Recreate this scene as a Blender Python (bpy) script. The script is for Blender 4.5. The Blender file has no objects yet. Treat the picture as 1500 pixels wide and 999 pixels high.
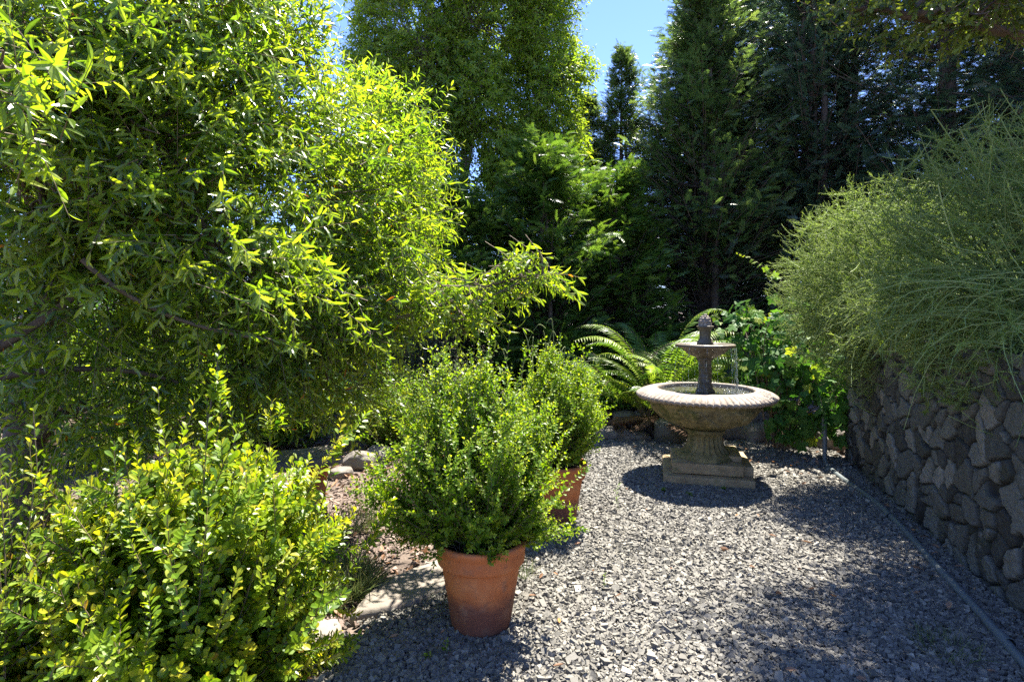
import bpy, math, random
import numpy as np
from math import radians as R, sin, cos, pi

rng = np.random.default_rng(11)
random.seed(11)
sc = bpy.context.scene
col = sc.collection

# ------------------------------------------------------------------ camera, sky, sun, exposure
CAM_H, HORIZON, FPX = 1.3, 456.0, 833.33
cam = bpy.data.objects.new('camera', bpy.data.cameras.new('camera'))
col.objects.link(cam); sc.camera = cam
cam.location = (0, 0, CAM_H); cam.rotation_euler = (pi/2, 0, 0)      # level camera with a shifted lens: verticals stay vertical
cam.data.lens = 20.0; cam.data.sensor_width = 36.0; cam.data.shift_y = -(499.5-HORIZON)/1500
cam.data.clip_start = 0.02; cam.data.clip_end = 2000

SUN_AZ = (0.54, 0.842)          # towards the sun, on the ground plane
SUN_EL = R(63)
w = bpy.data.worlds.new('World'); sc.world = w; w.use_nodes = True
nt = w.node_tree; bg = nt.nodes['Background']
sky = nt.nodes.new('ShaderNodeTexSky'); sky.sky_type = 'NISHITA'; sky.sun_disc = False
sky.sun_elevation = SUN_EL; sky.sun_rotation = math.atan2(SUN_AZ[0], SUN_AZ[1])
sky.air_density = 1.0; sky.dust_density = 0.1; sky.ozone_density = 4.5; sky.altitude = 1500
tn_ = nt.nodes.new('ShaderNodeMix'); tn_.data_type = 'RGBA'; tn_.blend_type = 'MULTIPLY'; tn_.inputs[0].default_value = 1
tn_.inputs[7].default_value = (.76, .76, 1.0, 1); nt.links.new(sky.outputs[0], tn_.inputs[6]); nt.links.new(tn_.outputs[2], bg.inputs[0]); bg.inputs[1].default_value = 0.10
sl = bpy.data.lights.new('sun', 'SUN'); sl.energy = 5.0; sl.angle = R(0.53); sl.color = (1.0, 0.945, 0.85)
sun = bpy.data.objects.new('sun', sl); col.objects.link(sun)
sdir = np.array([SUN_AZ[0]*cos(SUN_EL), SUN_AZ[1]*cos(SUN_EL), sin(SUN_EL)])
from mathutils import Vector
sun.rotation_euler = Vector(-sdir).to_track_quat('-Z', 'Y').to_euler()
sun.location = (6, 9, 14)
sc.view_settings.view_transform = 'Standard'; sc.view_settings.look = 'None'
sc.view_settings.exposure = 2.1; sc.view_settings.gamma = 1.0
sc.view_settings.use_curve_mapping = False
sc.cycles.max_bounces = 7; sc.cycles.transmission_bounces = 5; sc.cycles.diffuse_bounces = 4
sc.cycles.transparent_max_bounces = 4; sc.cycles.caustics_reflective = False; sc.cycles.caustics_refractive = False
sc.cycles.sample_clamp_indirect = 4; sc.cycles.use_denoising = False

# ------------------------------------------------------------------ helpers
def at(px, py, D):
    """planning aid: the world point seen at a pixel of the 1500 px photograph, D metres ahead"""
    return np.array([(px-750)/FPX*D, D, CAM_H-(py-HORIZON)/FPX*D])

def nrm(v):
    return v/np.maximum(np.linalg.norm(v, axis=-1, keepdims=True), 1e-9)

def tag(o, label=None, cat=None, group=None, kind=None):
    if label: o['label'] = label
    if cat: o['category'] = cat
    if group: o['group'] = group
    if kind: o['kind'] = kind
    return o

def empty(name, loc=(0, 0, 0), label=None, cat=None, group=None, rz=0.0):
    o = bpy.data.objects.new(name, None); col.objects.link(o)
    o.location = loc; o.rotation_euler = (0, 0, rz); o.empty_display_size = 0.1
    return tag(o, label, cat, group)

class G:
    """collects geometry; every chunk is verts (N,3), faces (M,k), tint per vertex"""
    def __init__(s): s.v=[]; s.f=[]; s.t=[]; s.n=0
    def add(s, v, f, t=0.5):
        v = np.asarray(v, float).reshape(-1, 3); f = np.asarray(f, int)
        if len(v) == 0 or len(f) == 0: return s
        t = np.full(len(v), t) if np.isscalar(t) else np.asarray(t, float).ravel()
        s.v.append(v); s.f.append(f+s.n); s.t.append(t); s.n += len(v); return s
    def build(s, name, mat, parent=None, smooth=False, origin=(0, 0, 0), auto=None):
        me = bpy.data.meshes.new(name)
        v = np.concatenate(s.v) - np.array(origin); t = np.concatenate(s.t)
        loops = np.concatenate([f.ravel() for f in s.f])
        sizes = np.concatenate([np.full(len(f), f.shape[1]) for f in s.f])
        starts = np.concatenate([[0], np.cumsum(sizes)[:-1]])
        me.vertices.add(len(v)); me.vertices.foreach_set('co', v.astype(np.float32).ravel())
        me.loops.add(len(loops)); me.loops.foreach_set('vertex_index', loops.astype(np.int32))
        me.polygons.add(len(sizes)); me.polygons.foreach_set('loop_start', starts.astype(np.int32))
        me.polygons.foreach_set('loop_total', sizes.astype(np.int32))
        me.polygons.foreach_set('use_smooth', np.full(len(sizes), smooth))
        at_ = me.attributes.new('tint', 'FLOAT', 'POINT'); at_.data.foreach_set('value', t.astype(np.float32))
        me.update(calc_edges=True)
        me.materials.append(mat)
        o = bpy.data.objects.new(name, me); col.objects.link(o)
        if parent is not None: o.parent = parent
        return o

def stamp(g, tmpl, P, Y, N, S, tint, W=None):
    """copies of a template (verts, [faces...]) at P, its y axis along Y, its z axis near N, scaled S (and W across)"""
    tv, tfs = tmpl
    n = len(P)
    if n == 0: return
    Y = nrm(Y); X = nrm(np.cross(Y, N)); Z = np.cross(X, Y)
    S = np.broadcast_to(np.asarray(S, float), (n,)); W = S if W is None else np.broadcast_to(W, (n,))
    V = (P[:, None, :] + tv[None, :, 0, None]*(X*W[:, None])[:, None, :]
         + tv[None, :, 1, None]*(Y*S[:, None])[:, None, :] + tv[None, :, 2, None]*(Z*S[:, None])[:, None, :])
    k = len(tv); T = np.repeat(np.broadcast_to(tint, (n,)), k)
    base = g.n; g.v.append(V.reshape(-1, 3)); g.t.append(T); g.n += n*k
    for tf in tfs:
        F = tf[None]+(np.arange(n)*k)[:, None, None]+base
        g.f.append(F.reshape(-1, tf.shape[1]))

def bez(p0, p1, p2, t):
    t = t[..., None]
    return (1-t)**2*p0+2*t*(1-t)*p1+t*t*p2
def dbez(p0, p1, p2, t):
    t = t[..., None]
    return nrm(2*(1-t)*(p1-p0)+2*t*(p2-p1))

def tubes(g, p0, p1, p2, r0, r1, seg=4, sides=4, tint=0.5):
    """tapered tubes along many quadratic curves at once"""
    p0, p1, p2 = [np.atleast_2d(np.asarray(q, float)) for q in (p0, p1, p2)]
    n = len(p0); t = np.linspace(0, 1, seg+1)
    T = np.broadcast_to(t, (n, seg+1))
    C = bez(p0[:, None], p1[:, None], p2[:, None], T); D = dbez(p0[:, None], p1[:, None], p2[:, None], T)
    ref = np.where(np.abs(D[..., 2:3]) > 0.9, np.array([1., 0, 0]), np.array([0, 0, 1.]))
    A = nrm(np.cross(D, ref)); B = np.cross(D, A)
    r = np.broadcast_to(r0, (n,))[:, None]*(1-t)+np.broadcast_to(r1, (n,))[:, None]*t
    ph = np.arange(sides)*2*pi/sides
    V = C[:, :, None]+r[:, :, None, None]*(A[:, :, None]*np.cos(ph)[:, None]+B[:, :, None]*np.sin(ph)[:, None])
    i = np.arange(n)[:, None, None]*(seg+1)*sides+np.arange(seg)[None, :, None]*sides
    a = np.arange(sides)[None, None]; b = (a+1) % sides
    F = np.stack([i+a, i+b, i+sides+b, i+sides+a], -1).reshape(-1, 4)
    g.add(V.reshape(-1, 3), F, np.repeat(np.broadcast_to(tint, (n,)), (seg+1)*sides))

def pipe(g, pts, rad, sides=10, tint=0.5):
    """one tube along a polyline with per-point radius"""
    pts = np.asarray(pts, float); n = len(pts); rad = np.broadcast_to(rad, (n,))
    D = nrm(np.gradient(pts, axis=0)); ref = np.array([0.13, 0.21, 1.0]) if abs(D[:, 2]).mean() < .8 else np.array([1., .1, 0])
    A = nrm(np.cross(D, ref)); B = np.cross(D, A); ph = np.arange(sides)*2*pi/sides
    V = pts[:, None]+rad[:, None, None]*(A[:, None]*np.cos(ph)[:, None]+B[:, None]*np.sin(ph)[:, None])
    i = np.arange(n-1)[:, None]*sides; a = np.arange(sides)[None]; b = (a+1) % sides
    g.add(V.reshape(-1, 3), np.stack([i+a, i+b, i+sides+b, i+sides+a], -1).reshape(-1, 4), tint)

def spline(ctrl, n):
    """Catmull-Rom through control points"""
    c = np.asarray(ctrl, float); c = np.vstack([2*c[0]-c[1], c, 2*c[-1]-c[-2]]); m = len(c)-3
    u = np.linspace(0, m-1e-6, n); i = u.astype(int); t = (u-i)[:, None]
    a, b, d, e = c[i], c[i+1], c[i+2], c[i+3]
    return 0.5*(2*b+(d-a)*t+(2*a-5*b+4*d-e)*t**2+(-a+3*b-3*d+e)*t**3)

def lathe(g, prof, seg=64, center=(0, 0, 0), fn=None, tint=0.5):
    """surface of revolution; fn(theta, r, z, i) may reshape r and z"""
    prof = np.asarray(prof, float); m = len(prof)
    th = np.arange(seg)*2*pi/seg
    Rr = np.repeat(prof[:, 0][:, None], seg, 1); Z = np.repeat(prof[:, 1][:, None], seg, 1)
    if fn is not None: Rr, Z = fn(np.broadcast_to(th, Rr.shape), Rr, Z)
    V = np.stack([Rr*np.cos(th)+center[0], Rr*np.sin(th)+center[1], Z+center[2]], -1)
    i = np.arange(m-1)[:, None]*seg; a = np.arange(seg)[None]; b = (a+1) % seg
    g.add(V.reshape(-1, 3), np.stack([i+a, i+b, i+seg+b, i+seg+a], -1).reshape(-1, 4), tint)

def dense(prof, step):
    """resample a profile polyline"""
    p = np.asarray(prof, float); out = [p[0]]
    for a, b in zip(p[:-1], p[1:]):
        k = max(1, int(np.linalg.norm(b-a)/step)); out += [a+(b-a)*(j+1)/k for j in range(k)]
    return np.array(out)

def noise3(P, s=1.0, seed=0):
    """cheap smooth pseudo noise, about -1..1"""
    r = np.random.default_rng(seed); out = 0
    for k in range(5):
        d = r.normal(size=3)*s*(1+0.6*k); out = out+np.sin(P@d+r.uniform(0, 6.28))/(1+0.4*k)
    return out/2.6

# ------------------------------------------------------------------ leaf templates
def leaf_tmpl(ws, ys, fold=0.25, curl=0.15):
    v = [(0, ys[0], 0)]; tr = []; q = []
    for wd, y in zip(ws, ys[1:-1]):
        z = -curl*y*y
        v += [(-wd, y, z+fold*wd), (0, y, z), (wd, y, z+fold*wd)]
    v.append((0, ys[-1], -curl*ys[-1]**2)); L = len(v)-1
    tr += [(0, 2, 1), (0, 3, 2)]
    for k in range(len(ws)-1):
        a = 1+3*k; q += [(a, a+1, a+4, a+3), (a+1, a+2, a+5, a+4)]
    a = 1+3*(len(ws)-1); tr += [(a, a+1, L), (a+1, a+2, L)]
    return np.array(v, float), [np.array(tr)]+([np.array(q)] if q else [])
LANCE = leaf_tmpl([.085, .12, .075], [0, .22, .52, .8, 1], .35, .22)
LANCE2 = leaf_tmpl([.11], [0, .45, 1], .3, .25)
OBOV = leaf_tmpl([.12, .235, .20], [0, .3, .62, .85, 1], .3, .12)
OVAL = leaf_tmpl([.30], [0, .5, 1], .35, .15)
OVAL2 = leaf_tmpl([.22, .27], [0, .3, .7, 1], .3, .15)
NEEDLE = (np.array([(-.06, 0, 0), (.06, 0, 0), (0, 1, .08)]), [np.array([(0, 1, 2)])])
def grape_tmpl():
    pts = []
    lob = [(0, 1.0), (24, .62), (33, .72), (48, .88), (62, .70), (74, .48), (92, .60), (112, .70), (135, .52), (160, .34), (176, .08)]
    for s in (1, -1):
        l = lob if s == 1 else lob[1:][::-1]
        for a, r in l: pts.append((s*sin(R(a))*r, cos(R(a))*r+.25, -.18*r*r+.05*sin(a*.9)))
    v = np.array([(0, .25, .05)]+pts); n = len(pts)
    return v, [np.array([(0, 1+(i+1) % n, 1+i) for i in range(n)])]
GRAPE = grape_tmpl()
def spray_tmpl(npair=8, sub=3, wd=.013, droop=.25, seed=1):
    r = np.random.default_rng(seed); v = []; f = []
    def strip(a, b, w0):
        a = np.array(a); b = np.array(b); d = b-a; p = np.array([-d[1], d[0], 0]); p = p/np.linalg.norm(p[:2])*w0
        n = len(v); v.extend([a-p, a+p, b]); f.append((n, n+1, n+2))
    def z(y): return -droop*y*y
    strip((0, 0, 0), (0, 1, z(1)), wd*.9)
    for i in range(npair):
        y = .12+.8*i/npair
        for s in (-1, 1):
            L = .42*(1-.75*y)*r.uniform(.8, 1.2); a = R(r.uniform(35, 52))
            y0 = y+(0.04 if s > 0 else 0); q0 = np.array([0, y0, z(y0)]); q1 = q0+np.array([s*sin(a)*L, cos(a)*L, 0]); q1[2] = z(q1[1])-.25*L*abs(q1[0])-.02*r.normal()
            strip(q0, q1, wd)
            for k in range(sub):
                t = .25+.6*k/sub; c = q0+(q1-q0)*t
                for s2 in (-1, 1):
                    a2 = math.atan2(s*sin(a), cos(a))+s2*R(38); l2 = .16*(1-t*.5)*(1-.5*y)
                    strip(c, c+np.array([sin(a2)*l2, cos(a2)*l2, -.03*r.random()]), wd*.8)
    return np.array(v), [np.array(f)]
SPRAYS = [spray_tmpl(6, 1, .030, seed=k) for k in range(3)]

# ------------------------------------------------------------------ materials
def newmat(name):
    m = bpy.data.materials.new(name); m.use_nodes = True
    n = m.node_tree.nodes; b = n['Principled BSDF']; return m, m.node_tree, n, b
def ramp(n, stops):
    r = n.new('ShaderNodeValToRGB'); e = r.color_ramp.elements
    while len(e) < len(stops): e.new(0.5)
    for el, (p, c) in zip(e, stops): el.position = p; el.color = (*c, 1)
    return r
def leaf_mat(name, stops, trans=0.38, rough=0.42, warm=(1.25, 1.2, .55), spec=0.5, pale=0.0):
    m, t, n, b = newmat(name); L = t.links.new
    a = n.new('ShaderNodeAttribute'); a.attribute_name = 'tint'
    r = ramp(n, stops); L(a.outputs['Fac'], r.inputs[0])
    c = r.outputs[0]
    if pale:                                   # leaves have paler undersides
        geo = n.new('ShaderNodeNewGeometry'); mp = n.new('ShaderNodeMix'); mp.data_type = 'RGBA'
        k = n.new('ShaderNodeMath'); k.operation = 'MULTIPLY'; k.inputs[1].default_value = pale
        L(geo.outputs['Backfacing'], k.inputs[0]); L(k.outputs[0], mp.inputs[0]); L(c, mp.inputs[6]); mp.inputs[7].default_value = (.22, .27, .17, 1); c = mp.outputs[2]
    L(c, b.inputs['Base Color']); b.inputs['Roughness'].default_value = rough
    b.inputs['Specular IOR Level'].default_value = spec
    mul = n.new('ShaderNodeMix'); mul.data_type = 'RGBA'; mul.blend_type = 'MULTIPLY'; mul.inputs[0].default_value = 1
    L(r.outputs[0], mul.inputs[6]); mul.inputs[7].default_value = (*warm, 1); mul.clamp_result = False
    tr = n.new('ShaderNodeBsdfTranslucent'); L(mul.outputs[2], tr.inputs[0])
    mx = n.new('ShaderNodeMixShader'); mx.inputs[0].default_value = trans
    L(b.outputs[0], mx.inputs[1]); L(tr.outputs[0], mx.inputs[2]); L(mx.outputs[0], n['Material Output'].inputs[0])
    return m
def stone_mat(name, stops, scale=6, rough=.85, bump=.4, tintmix=0.5, fine=60, dist=0.01, patches=None):
    m, t, n, b = newmat(name); L = t.links.new
    tc = n.new('ShaderNodeTexCoord')
    nz = n.new('ShaderNodeTexNoise'); nz.inputs['Scale'].default_value = scale; nz.inputs['Detail'].default_value = 8; nz.inputs['Roughness'].default_value = .65
    L(tc.outputs['Object'], nz.inputs[0])
    a = n.new('ShaderNodeAttribute'); a.attribute_name = 'tint'
    mx = n.new('ShaderNodeMix'); mx.inputs[0].default_value = tintmix; L(nz.outputs[0], mx.inputs[2]); L(a.outputs['Fac'], mx.inputs[3])
    r = ramp(n, stops); L(mx.outputs[0], r.inputs[0]); c = r.outputs[0]
    for (pc, psc, lo, hi) in (patches or []):
        n2 = n.new('ShaderNodeTexNoise'); n2.inputs['Scale'].default_value = psc; n2.inputs['Detail'].default_value = 6; n2.inputs['Roughness'].default_value = .7
        L(tc.outputs['Object'], n2.inputs[0])
        mr = n.new('ShaderNodeMapRange'); mr.inputs[1].default_value = lo; mr.inputs[2].default_value = hi; L(n2.outputs[0], mr.inputs[0])
        m2 = n.new('ShaderNodeMix'); m2.data_type = 'RGBA'; L(mr.outputs[0], m2.inputs[0]); L(c, m2.inputs[6]); m2.inputs[7].default_value = (*pc, 1); c = m2.outputs[2]
    L(c, b.inputs['Base Color']); b.inputs['Roughness'].default_value = rough
    nf = n.new('ShaderNodeTexNoise'); nf.inputs['Scale'].default_value = fine; nf.inputs['Detail'].default_value = 6; L(tc.outputs['Object'], nf.inputs[0])
    bp = n.new('ShaderNodeBump'); bp.inputs['Strength'].default_value = bump; bp.inputs['Distance'].default_value = dist
    L(nf.outputs[0], bp.inputs['Height']); L(bp.outputs[0], b.inputs['Normal'])
    return m

M = {}
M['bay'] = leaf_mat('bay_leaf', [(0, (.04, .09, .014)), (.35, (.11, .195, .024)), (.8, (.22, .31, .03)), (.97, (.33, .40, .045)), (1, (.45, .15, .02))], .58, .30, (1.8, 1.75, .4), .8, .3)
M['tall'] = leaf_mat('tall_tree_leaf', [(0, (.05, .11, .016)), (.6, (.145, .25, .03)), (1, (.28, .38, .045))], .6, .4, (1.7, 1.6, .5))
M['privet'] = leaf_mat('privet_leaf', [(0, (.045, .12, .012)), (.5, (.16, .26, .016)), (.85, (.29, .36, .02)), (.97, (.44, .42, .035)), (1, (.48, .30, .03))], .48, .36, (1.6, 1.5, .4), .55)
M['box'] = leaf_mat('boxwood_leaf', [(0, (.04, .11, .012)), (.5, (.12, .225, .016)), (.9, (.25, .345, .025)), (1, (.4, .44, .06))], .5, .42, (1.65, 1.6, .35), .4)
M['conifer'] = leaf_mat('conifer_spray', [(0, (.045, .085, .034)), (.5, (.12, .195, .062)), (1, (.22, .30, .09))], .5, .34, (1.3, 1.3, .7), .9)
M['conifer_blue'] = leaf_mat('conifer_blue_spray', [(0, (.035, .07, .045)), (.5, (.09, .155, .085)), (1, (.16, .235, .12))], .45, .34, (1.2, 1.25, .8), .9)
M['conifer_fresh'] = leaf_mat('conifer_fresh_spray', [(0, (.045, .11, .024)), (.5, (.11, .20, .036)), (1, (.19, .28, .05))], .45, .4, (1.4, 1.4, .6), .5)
M['rosemary'] = leaf_mat('needle_leaf', [(0, (.08, .14, .025)), (.5, (.17, .27, .05)), (1, (.33, .43, .12))], .45, .5, (1.3, 1.25, .6), .4)
M['grape'] = leaf_mat('grape_leaf', [(0, (.035, .11, .02)), (.6, (.085, .20, .035)), (.9, (.16, .27, .035)), (1, (.30, .36, .04))], .45, .55, (1.3, 1.3, .45), .25, .3)
M['fern'] = leaf_mat('fern_frond', [(0, (.045, .11, .02)), (.6, (.14, .25, .035)), (1, (.28, .36, .05))], .5, .4, (1.35, 1.3, .5), .5)
M['deadfern'] = leaf_mat('dead_frond', [(0, (.12, .06, .03)), (1, (.28, .17, .09))], .3, .7, (1.1, 1, .8), .2)
M['grey'] = leaf_mat('grey_leaf', [(0, (.05, .08, .04)), (.6, (.11, .16, .07)), (1, (.2, .25, .12))], .3, .5, (1.2, 1.2, .7), .4)
M['olive'] = leaf_mat('overhang_leaf', [(0, (.05, .09, .02)), (.6, (.14, .20, .03)), (1, (.26, .31, .05))], .5, .4, (1.35, 1.25, .5), .5)
M['grass'] = leaf_mat('grass_blade', [(0, (.06, .10, .03)), (.6, (.13, .18, .07)), (1, (.32, .28, .16))], .3, .55, (1.2, 1.1, .7), .3)
M['litter'] = leaf_mat('dry_leaf', [(0, (.07, .04, .025)), (.4, (.20, .11, .06)), (.75, (.36, .22, .14)), (1, (.46, .22, .08))], .15, .7, (1.1, 1, .8), .25)
M['bark'] = stone_mat('bark', [(.2, (.05, .035, .025)), (.6, (.13, .095, .07)), (.9, (.22, .18, .14))], 18, .9, .6, .2, 50)
M['bark_pale'] = stone_mat('pale_bark', [(.2, (.14, .12, .10)), (.6, (.28, .25, .21)), (.9, (.4, .37, .32))], 14, .85, .5, .2, 40)
M['twig'] = stone_mat('twig', [(.2, (.09, .06, .035)), (.8, (.2, .15, .09))], 20, .8, .2, .5)
M['twig_green'] = stone_mat('green_twig', [(.2, (.13, .19, .05)), (.8, (.30, .36, .12))], 20, .7, .1, .6)
M['gravel'] = stone_mat('gravel_stone', [(.0, (.050, .047, .039)), (.45, (.138, .129, .108)), (.75, (.215, .20, .165)), (.97, (.36, .325, .255)), (1, (.26, .16, .11))], 30, .75, .35, .9, 220, .004)
M['chips'] = stone_mat('bark_chip', [(0, (.05, .032, .024)), (.5, (.17, .12, .092)), (.85, (.3, .23, .19)), (1, (.36, .19, .11))], 40, .85, .4, .85, 150, .004)
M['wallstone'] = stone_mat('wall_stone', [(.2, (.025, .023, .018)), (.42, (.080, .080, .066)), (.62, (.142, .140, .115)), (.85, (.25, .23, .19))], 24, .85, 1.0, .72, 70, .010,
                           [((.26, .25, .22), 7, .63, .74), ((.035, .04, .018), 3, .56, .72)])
M['rock'] = stone_mat('edging_rock', [(.25, (.07, .055, .042)), (.5, (.17, .148, .122)), (.75, (.33, .305, .27))], 5, .85, .7, .3, 35, .015, [((.1, .12, .05), 4, .62, .72)])
M['flag'] = stone_mat('flagstone', [(.2, (.12, .098, .076)), (.5, (.21, .18, .145)), (.8, (.28, .25, .205))], 5, .85, .5, .2, 45, .008, [((.12, .10, .08), 9, .6, .7)])
M['fstone'] = stone_mat('fountain_stone', [(.28, (.07, .057, .02)), (.45, (.19, .155, .062)), (.62, (.33, .27, .13)), (.85, (.44, .38, .22))], 7, .8, .5, .25, 70, .006,
                        [((.06, .07, .012), 5, .50, .64), ((.035, .03, .018), 3.5, .55, .68)])
M['frim'] = stone_mat('fountain_rim_stone', [(.25, (.13, .10, .07)), (.45, (.25, .205, .16)), (.65, (.37, .315, .255)), (.85, (.47, .42, .35))], 9, .8, .5, .25, 80, .006,
                      [((.12, .10, .06), 8, .58, .70)])
M['fplinth'] = stone_mat('plinth_stone', [(.25, (.15, .105, .052)), (.5, (.34, .25, .135)), (.75, (.48, .37, .21))], 8, .85, .5, .25, 60, .006,
                         [((.08, .09, .03), 5, .56, .7)])
M['fdark'] = stone_mat('wet_stone', [(.2, (.045, .036, .024)), (.5, (.10, .08, .052)), (.8, (.17, .14, .09))], 14, .45, .5, .25, 80, .006)
M['ground'] = stone_mat('soil', [(.25, (.06, .043, .032)), (.5, (.13, .097, .074)), (.75, (.22, .17, .135))], 5, .95, .8, 0, 60, .02)
M['gravelbed'] = stone_mat('gravel_bed', [(.3, (.06, .062, .064)), (.6, (.13, .13, .13))], 60, .95, .8, 0, 150, .01)
M['pvc'] = stone_mat('grey_pipe', [(.2, (.09, .108, .11)), (.8, (.14, .16, .158))], 8, .5, .05, .2, 40, .002, [((.13, .1, .07), 6, .62, .75)])
M['soil'] = stone_mat('potting_soil', [(.3, (.02, .014, .01)), (.7, (.06, .04, .028))], 30, .95, .8, 0, 90, .02)
def terracotta():
    m, t, n, b = newmat('terracotta'); L = t.links.new
    tc = n.new('ShaderNodeTexCoord'); sep = n.new('ShaderNodeSeparateXYZ'); L(tc.outputs['Object'], sep.inputs[0])
    nz = n.new('ShaderNodeTexNoise'); nz.inputs['Scale'].default_value = 9; nz.inputs['Detail'].default_value = 7; nz.inputs['Roughness'].default_value = .6; L(tc.outputs['Object'], nz.inputs[0])
    r = ramp(n, [(.3, (.42, .115, .030)), (.5, (.52, .155, .042)), (.7, (.58, .215, .075))]); L(nz.outputs[0], r.inputs[0])
    # a damp band with a wavy edge round the foot
    s = n.new('ShaderNodeMath'); s.operation = 'MULTIPLY_ADD'; s.inputs[1].default_value = .09; L(nz.outputs[0], s.inputs[0]); L(sep.outputs[2], s.inputs[2])
    mr = n.new('ShaderNodeMapRange'); mr.inputs[1].default_value = .215; mr.inputs[2].default_value = .16; L(s.outputs[0], mr.inputs[0])
    mx = n.new('ShaderNodeMix'); mx.data_type = 'RGBA'; L(mr.outputs[0], mx.inputs[0]); L(r.outputs[0], mx.inputs[6]); mx.inputs[7].default_value = (.19, .065, .034, 1)
    n2 = n.new('ShaderNodeTexNoise'); n2.inputs['Scale'].default_value = 22; n2.inputs['Detail'].default_value = 8; L(tc.outputs['Object'], n2.inputs[0])
    m2 = n.new('ShaderNodeMapRange'); m2.inputs[1].default_value = .55; m2.inputs[2].default_value = .7; m2.inputs[4].default_value = .5; L(n2.outputs[0], m2.inputs[0])
    mx2 = n.new('ShaderNodeMix'); mx2.data_type = 'RGBA'; L(m2.outputs[0], mx2.inputs[0]); L(mx.outputs[2], mx2.inputs[6]); mx2.inputs[7].default_value = (.2, .10, .06, 1)
    n3 = n.new('ShaderNodeTexNoise'); n3.inputs['Scale'].default_value = 13; n3.inputs['Detail'].default_value = 9; n3.inputs['Roughness'].default_value = .75
    mpn = n.new('ShaderNodeMapping'); mpn.inputs['Location'].default_value = (3, 7, 1); L(tc.outputs['Object'], mpn.inputs[0]); L(mpn.outputs[0], n3.inputs[0])
    m3 = n.new('ShaderNodeMapRange'); m3.inputs[1].default_value = .54; m3.inputs[2].default_value = .78; m3.inputs[4].default_value = .4; L(n3.outputs[0], m3.inputs[0])
    mx3 = n.new('ShaderNodeMix'); mx3.data_type = 'RGBA'; L(m3.outputs[0], mx3.inputs[0]); L(mx2.outputs[2], mx3.inputs[6]); mx3.inputs[7].default_value = (.55, .33, .20, 1)
    L(mx3.outputs[2], b.inputs['Base Color']); b.inputs['Roughness'].default_value = .72
    bp = n.new('ShaderNodeBump'); bp.inputs['Strength'].default_value = .25; bp.inputs['Distance'].default_value = .004; L(n2.outputs[0], bp.inputs['Height']); L(bp.outputs[0], b.inputs['Normal'])
    return m
M['terracotta'] = terracotta()
def water_mats():
    m, t, n, b = newmat('water'); L = t.links.new
    b.inputs['Base Color'].default_value = (.05, .05, .03, 1); b.inputs['Roughness'].default_value = .05; b.inputs['Specular IOR Level'].default_value = .6
    nz = n.new('ShaderNodeTexNoise'); nz.inputs['Scale'].default_value = 28; nz.inputs['Detail'].default_value = 3
    tc = n.new('ShaderNodeTexCoord'); L(tc.outputs['Object'], nz.inputs[0])
    bp = n.new('ShaderNodeBump'); bp.inputs['Strength'].default_value = .6; bp.inputs['Distance'].default_value = .02; L(nz.outputs[0], bp.inputs['Height']); L(bp.outputs[0], b.inputs['Normal'])
    m2, t2, n2, b2 = newmat('falling_water')
    b2.inputs['Base Color'].default_value = (.85, .9, .92, 1); b2.inputs['Roughness'].default_value = .08; b2.inputs['Transmission Weight'].default_value = .75; b2.inputs['IOR'].default_value = 1.33
    return m, m2
M['water'], M['drop'] = water_mats()

# ------------------------------------------------------------------ ground
WA = np.array([2.12, 2.36]); WD = np.array([.279, .960])          # line of the retaining wall foot and its direction
WN = np.array([-WD[1], WD[0]])                                     # towards the gravel
WALL_END = 4.95; WALL_TOP = 1.12
def wall_side(x, y): return (x-WA[0])*WN[0]+(y-WA[1])*WN[1]        # > 0 on the gravel side
EDGE = np.array([(-1.1, .6), (-.80, 1.6), (-.62, 2.15), (-.44, 2.6), (-.12, 3.1), (.12, 3.8), (.45, 4.7), (.72, 5.5)])   # gravel's left edge
def edge_x(y): return np.interp(y, EDGE[:, 1], EDGE[:, 0])
def back_y(x): return 5.62+.08*np.sin(x*2.3)
def sstep(a, b, x):
    t = np.clip((x-a)/(b-a), 0, 1); return t*t*(3-2*t)
def ground_z(x, y):
    z = .012*noise3(np.stack([x, y, 0*x], -1), 1.6, 3)
    bank = sstep(0, .35, y-back_y(x)-.10)*.24*sstep(.2, .8, x)
    far = sstep(6.5, 16, y)*.5
    up = sstep(.12, .3, -wall_side(x, y))*(WALL_TOP-.08)*sstep(-3, -1, y+0*x)*(1-sstep(4.9, 6.6, y))
    return np.maximum(z+bank+far, up) + .12*sstep(.25, 1.2, edge_x(y)-x-1.2)*0
def build_ground():
    xs = np.unique(np.concatenate([np.arange(-6, 7, .06), np.linspace(-400, -6, 26), np.linspace(7, 400, 26)]))
    ys = np.unique(np.concatenate([np.arange(-3, 10, .06), np.linspace(-60, -3, 12), np.linspace(10, 800, 30)]))
    X, Y = np.meshgrid(xs, ys); Z = ground_z(X, Y)
    g = G(); nx = len(xs); i = np.arange(len(ys)-1)[:, None]*nx+np.arange(nx-1)[None]
    g.add(np.stack([X, Y, Z], -1).reshape(-1, 3), np.stack([i, i+1, i+nx+1, i+nx], -1).reshape(-1, 4))
    tag(g.build('ground', M['ground'], smooth=True), 'brown soil and bark mulch ground under the trees', kind='structure')
build_ground()
def gz(P):
    P = np.atleast_2d(P); return ground_z(P[:, 0], P[:, 1])

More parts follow.
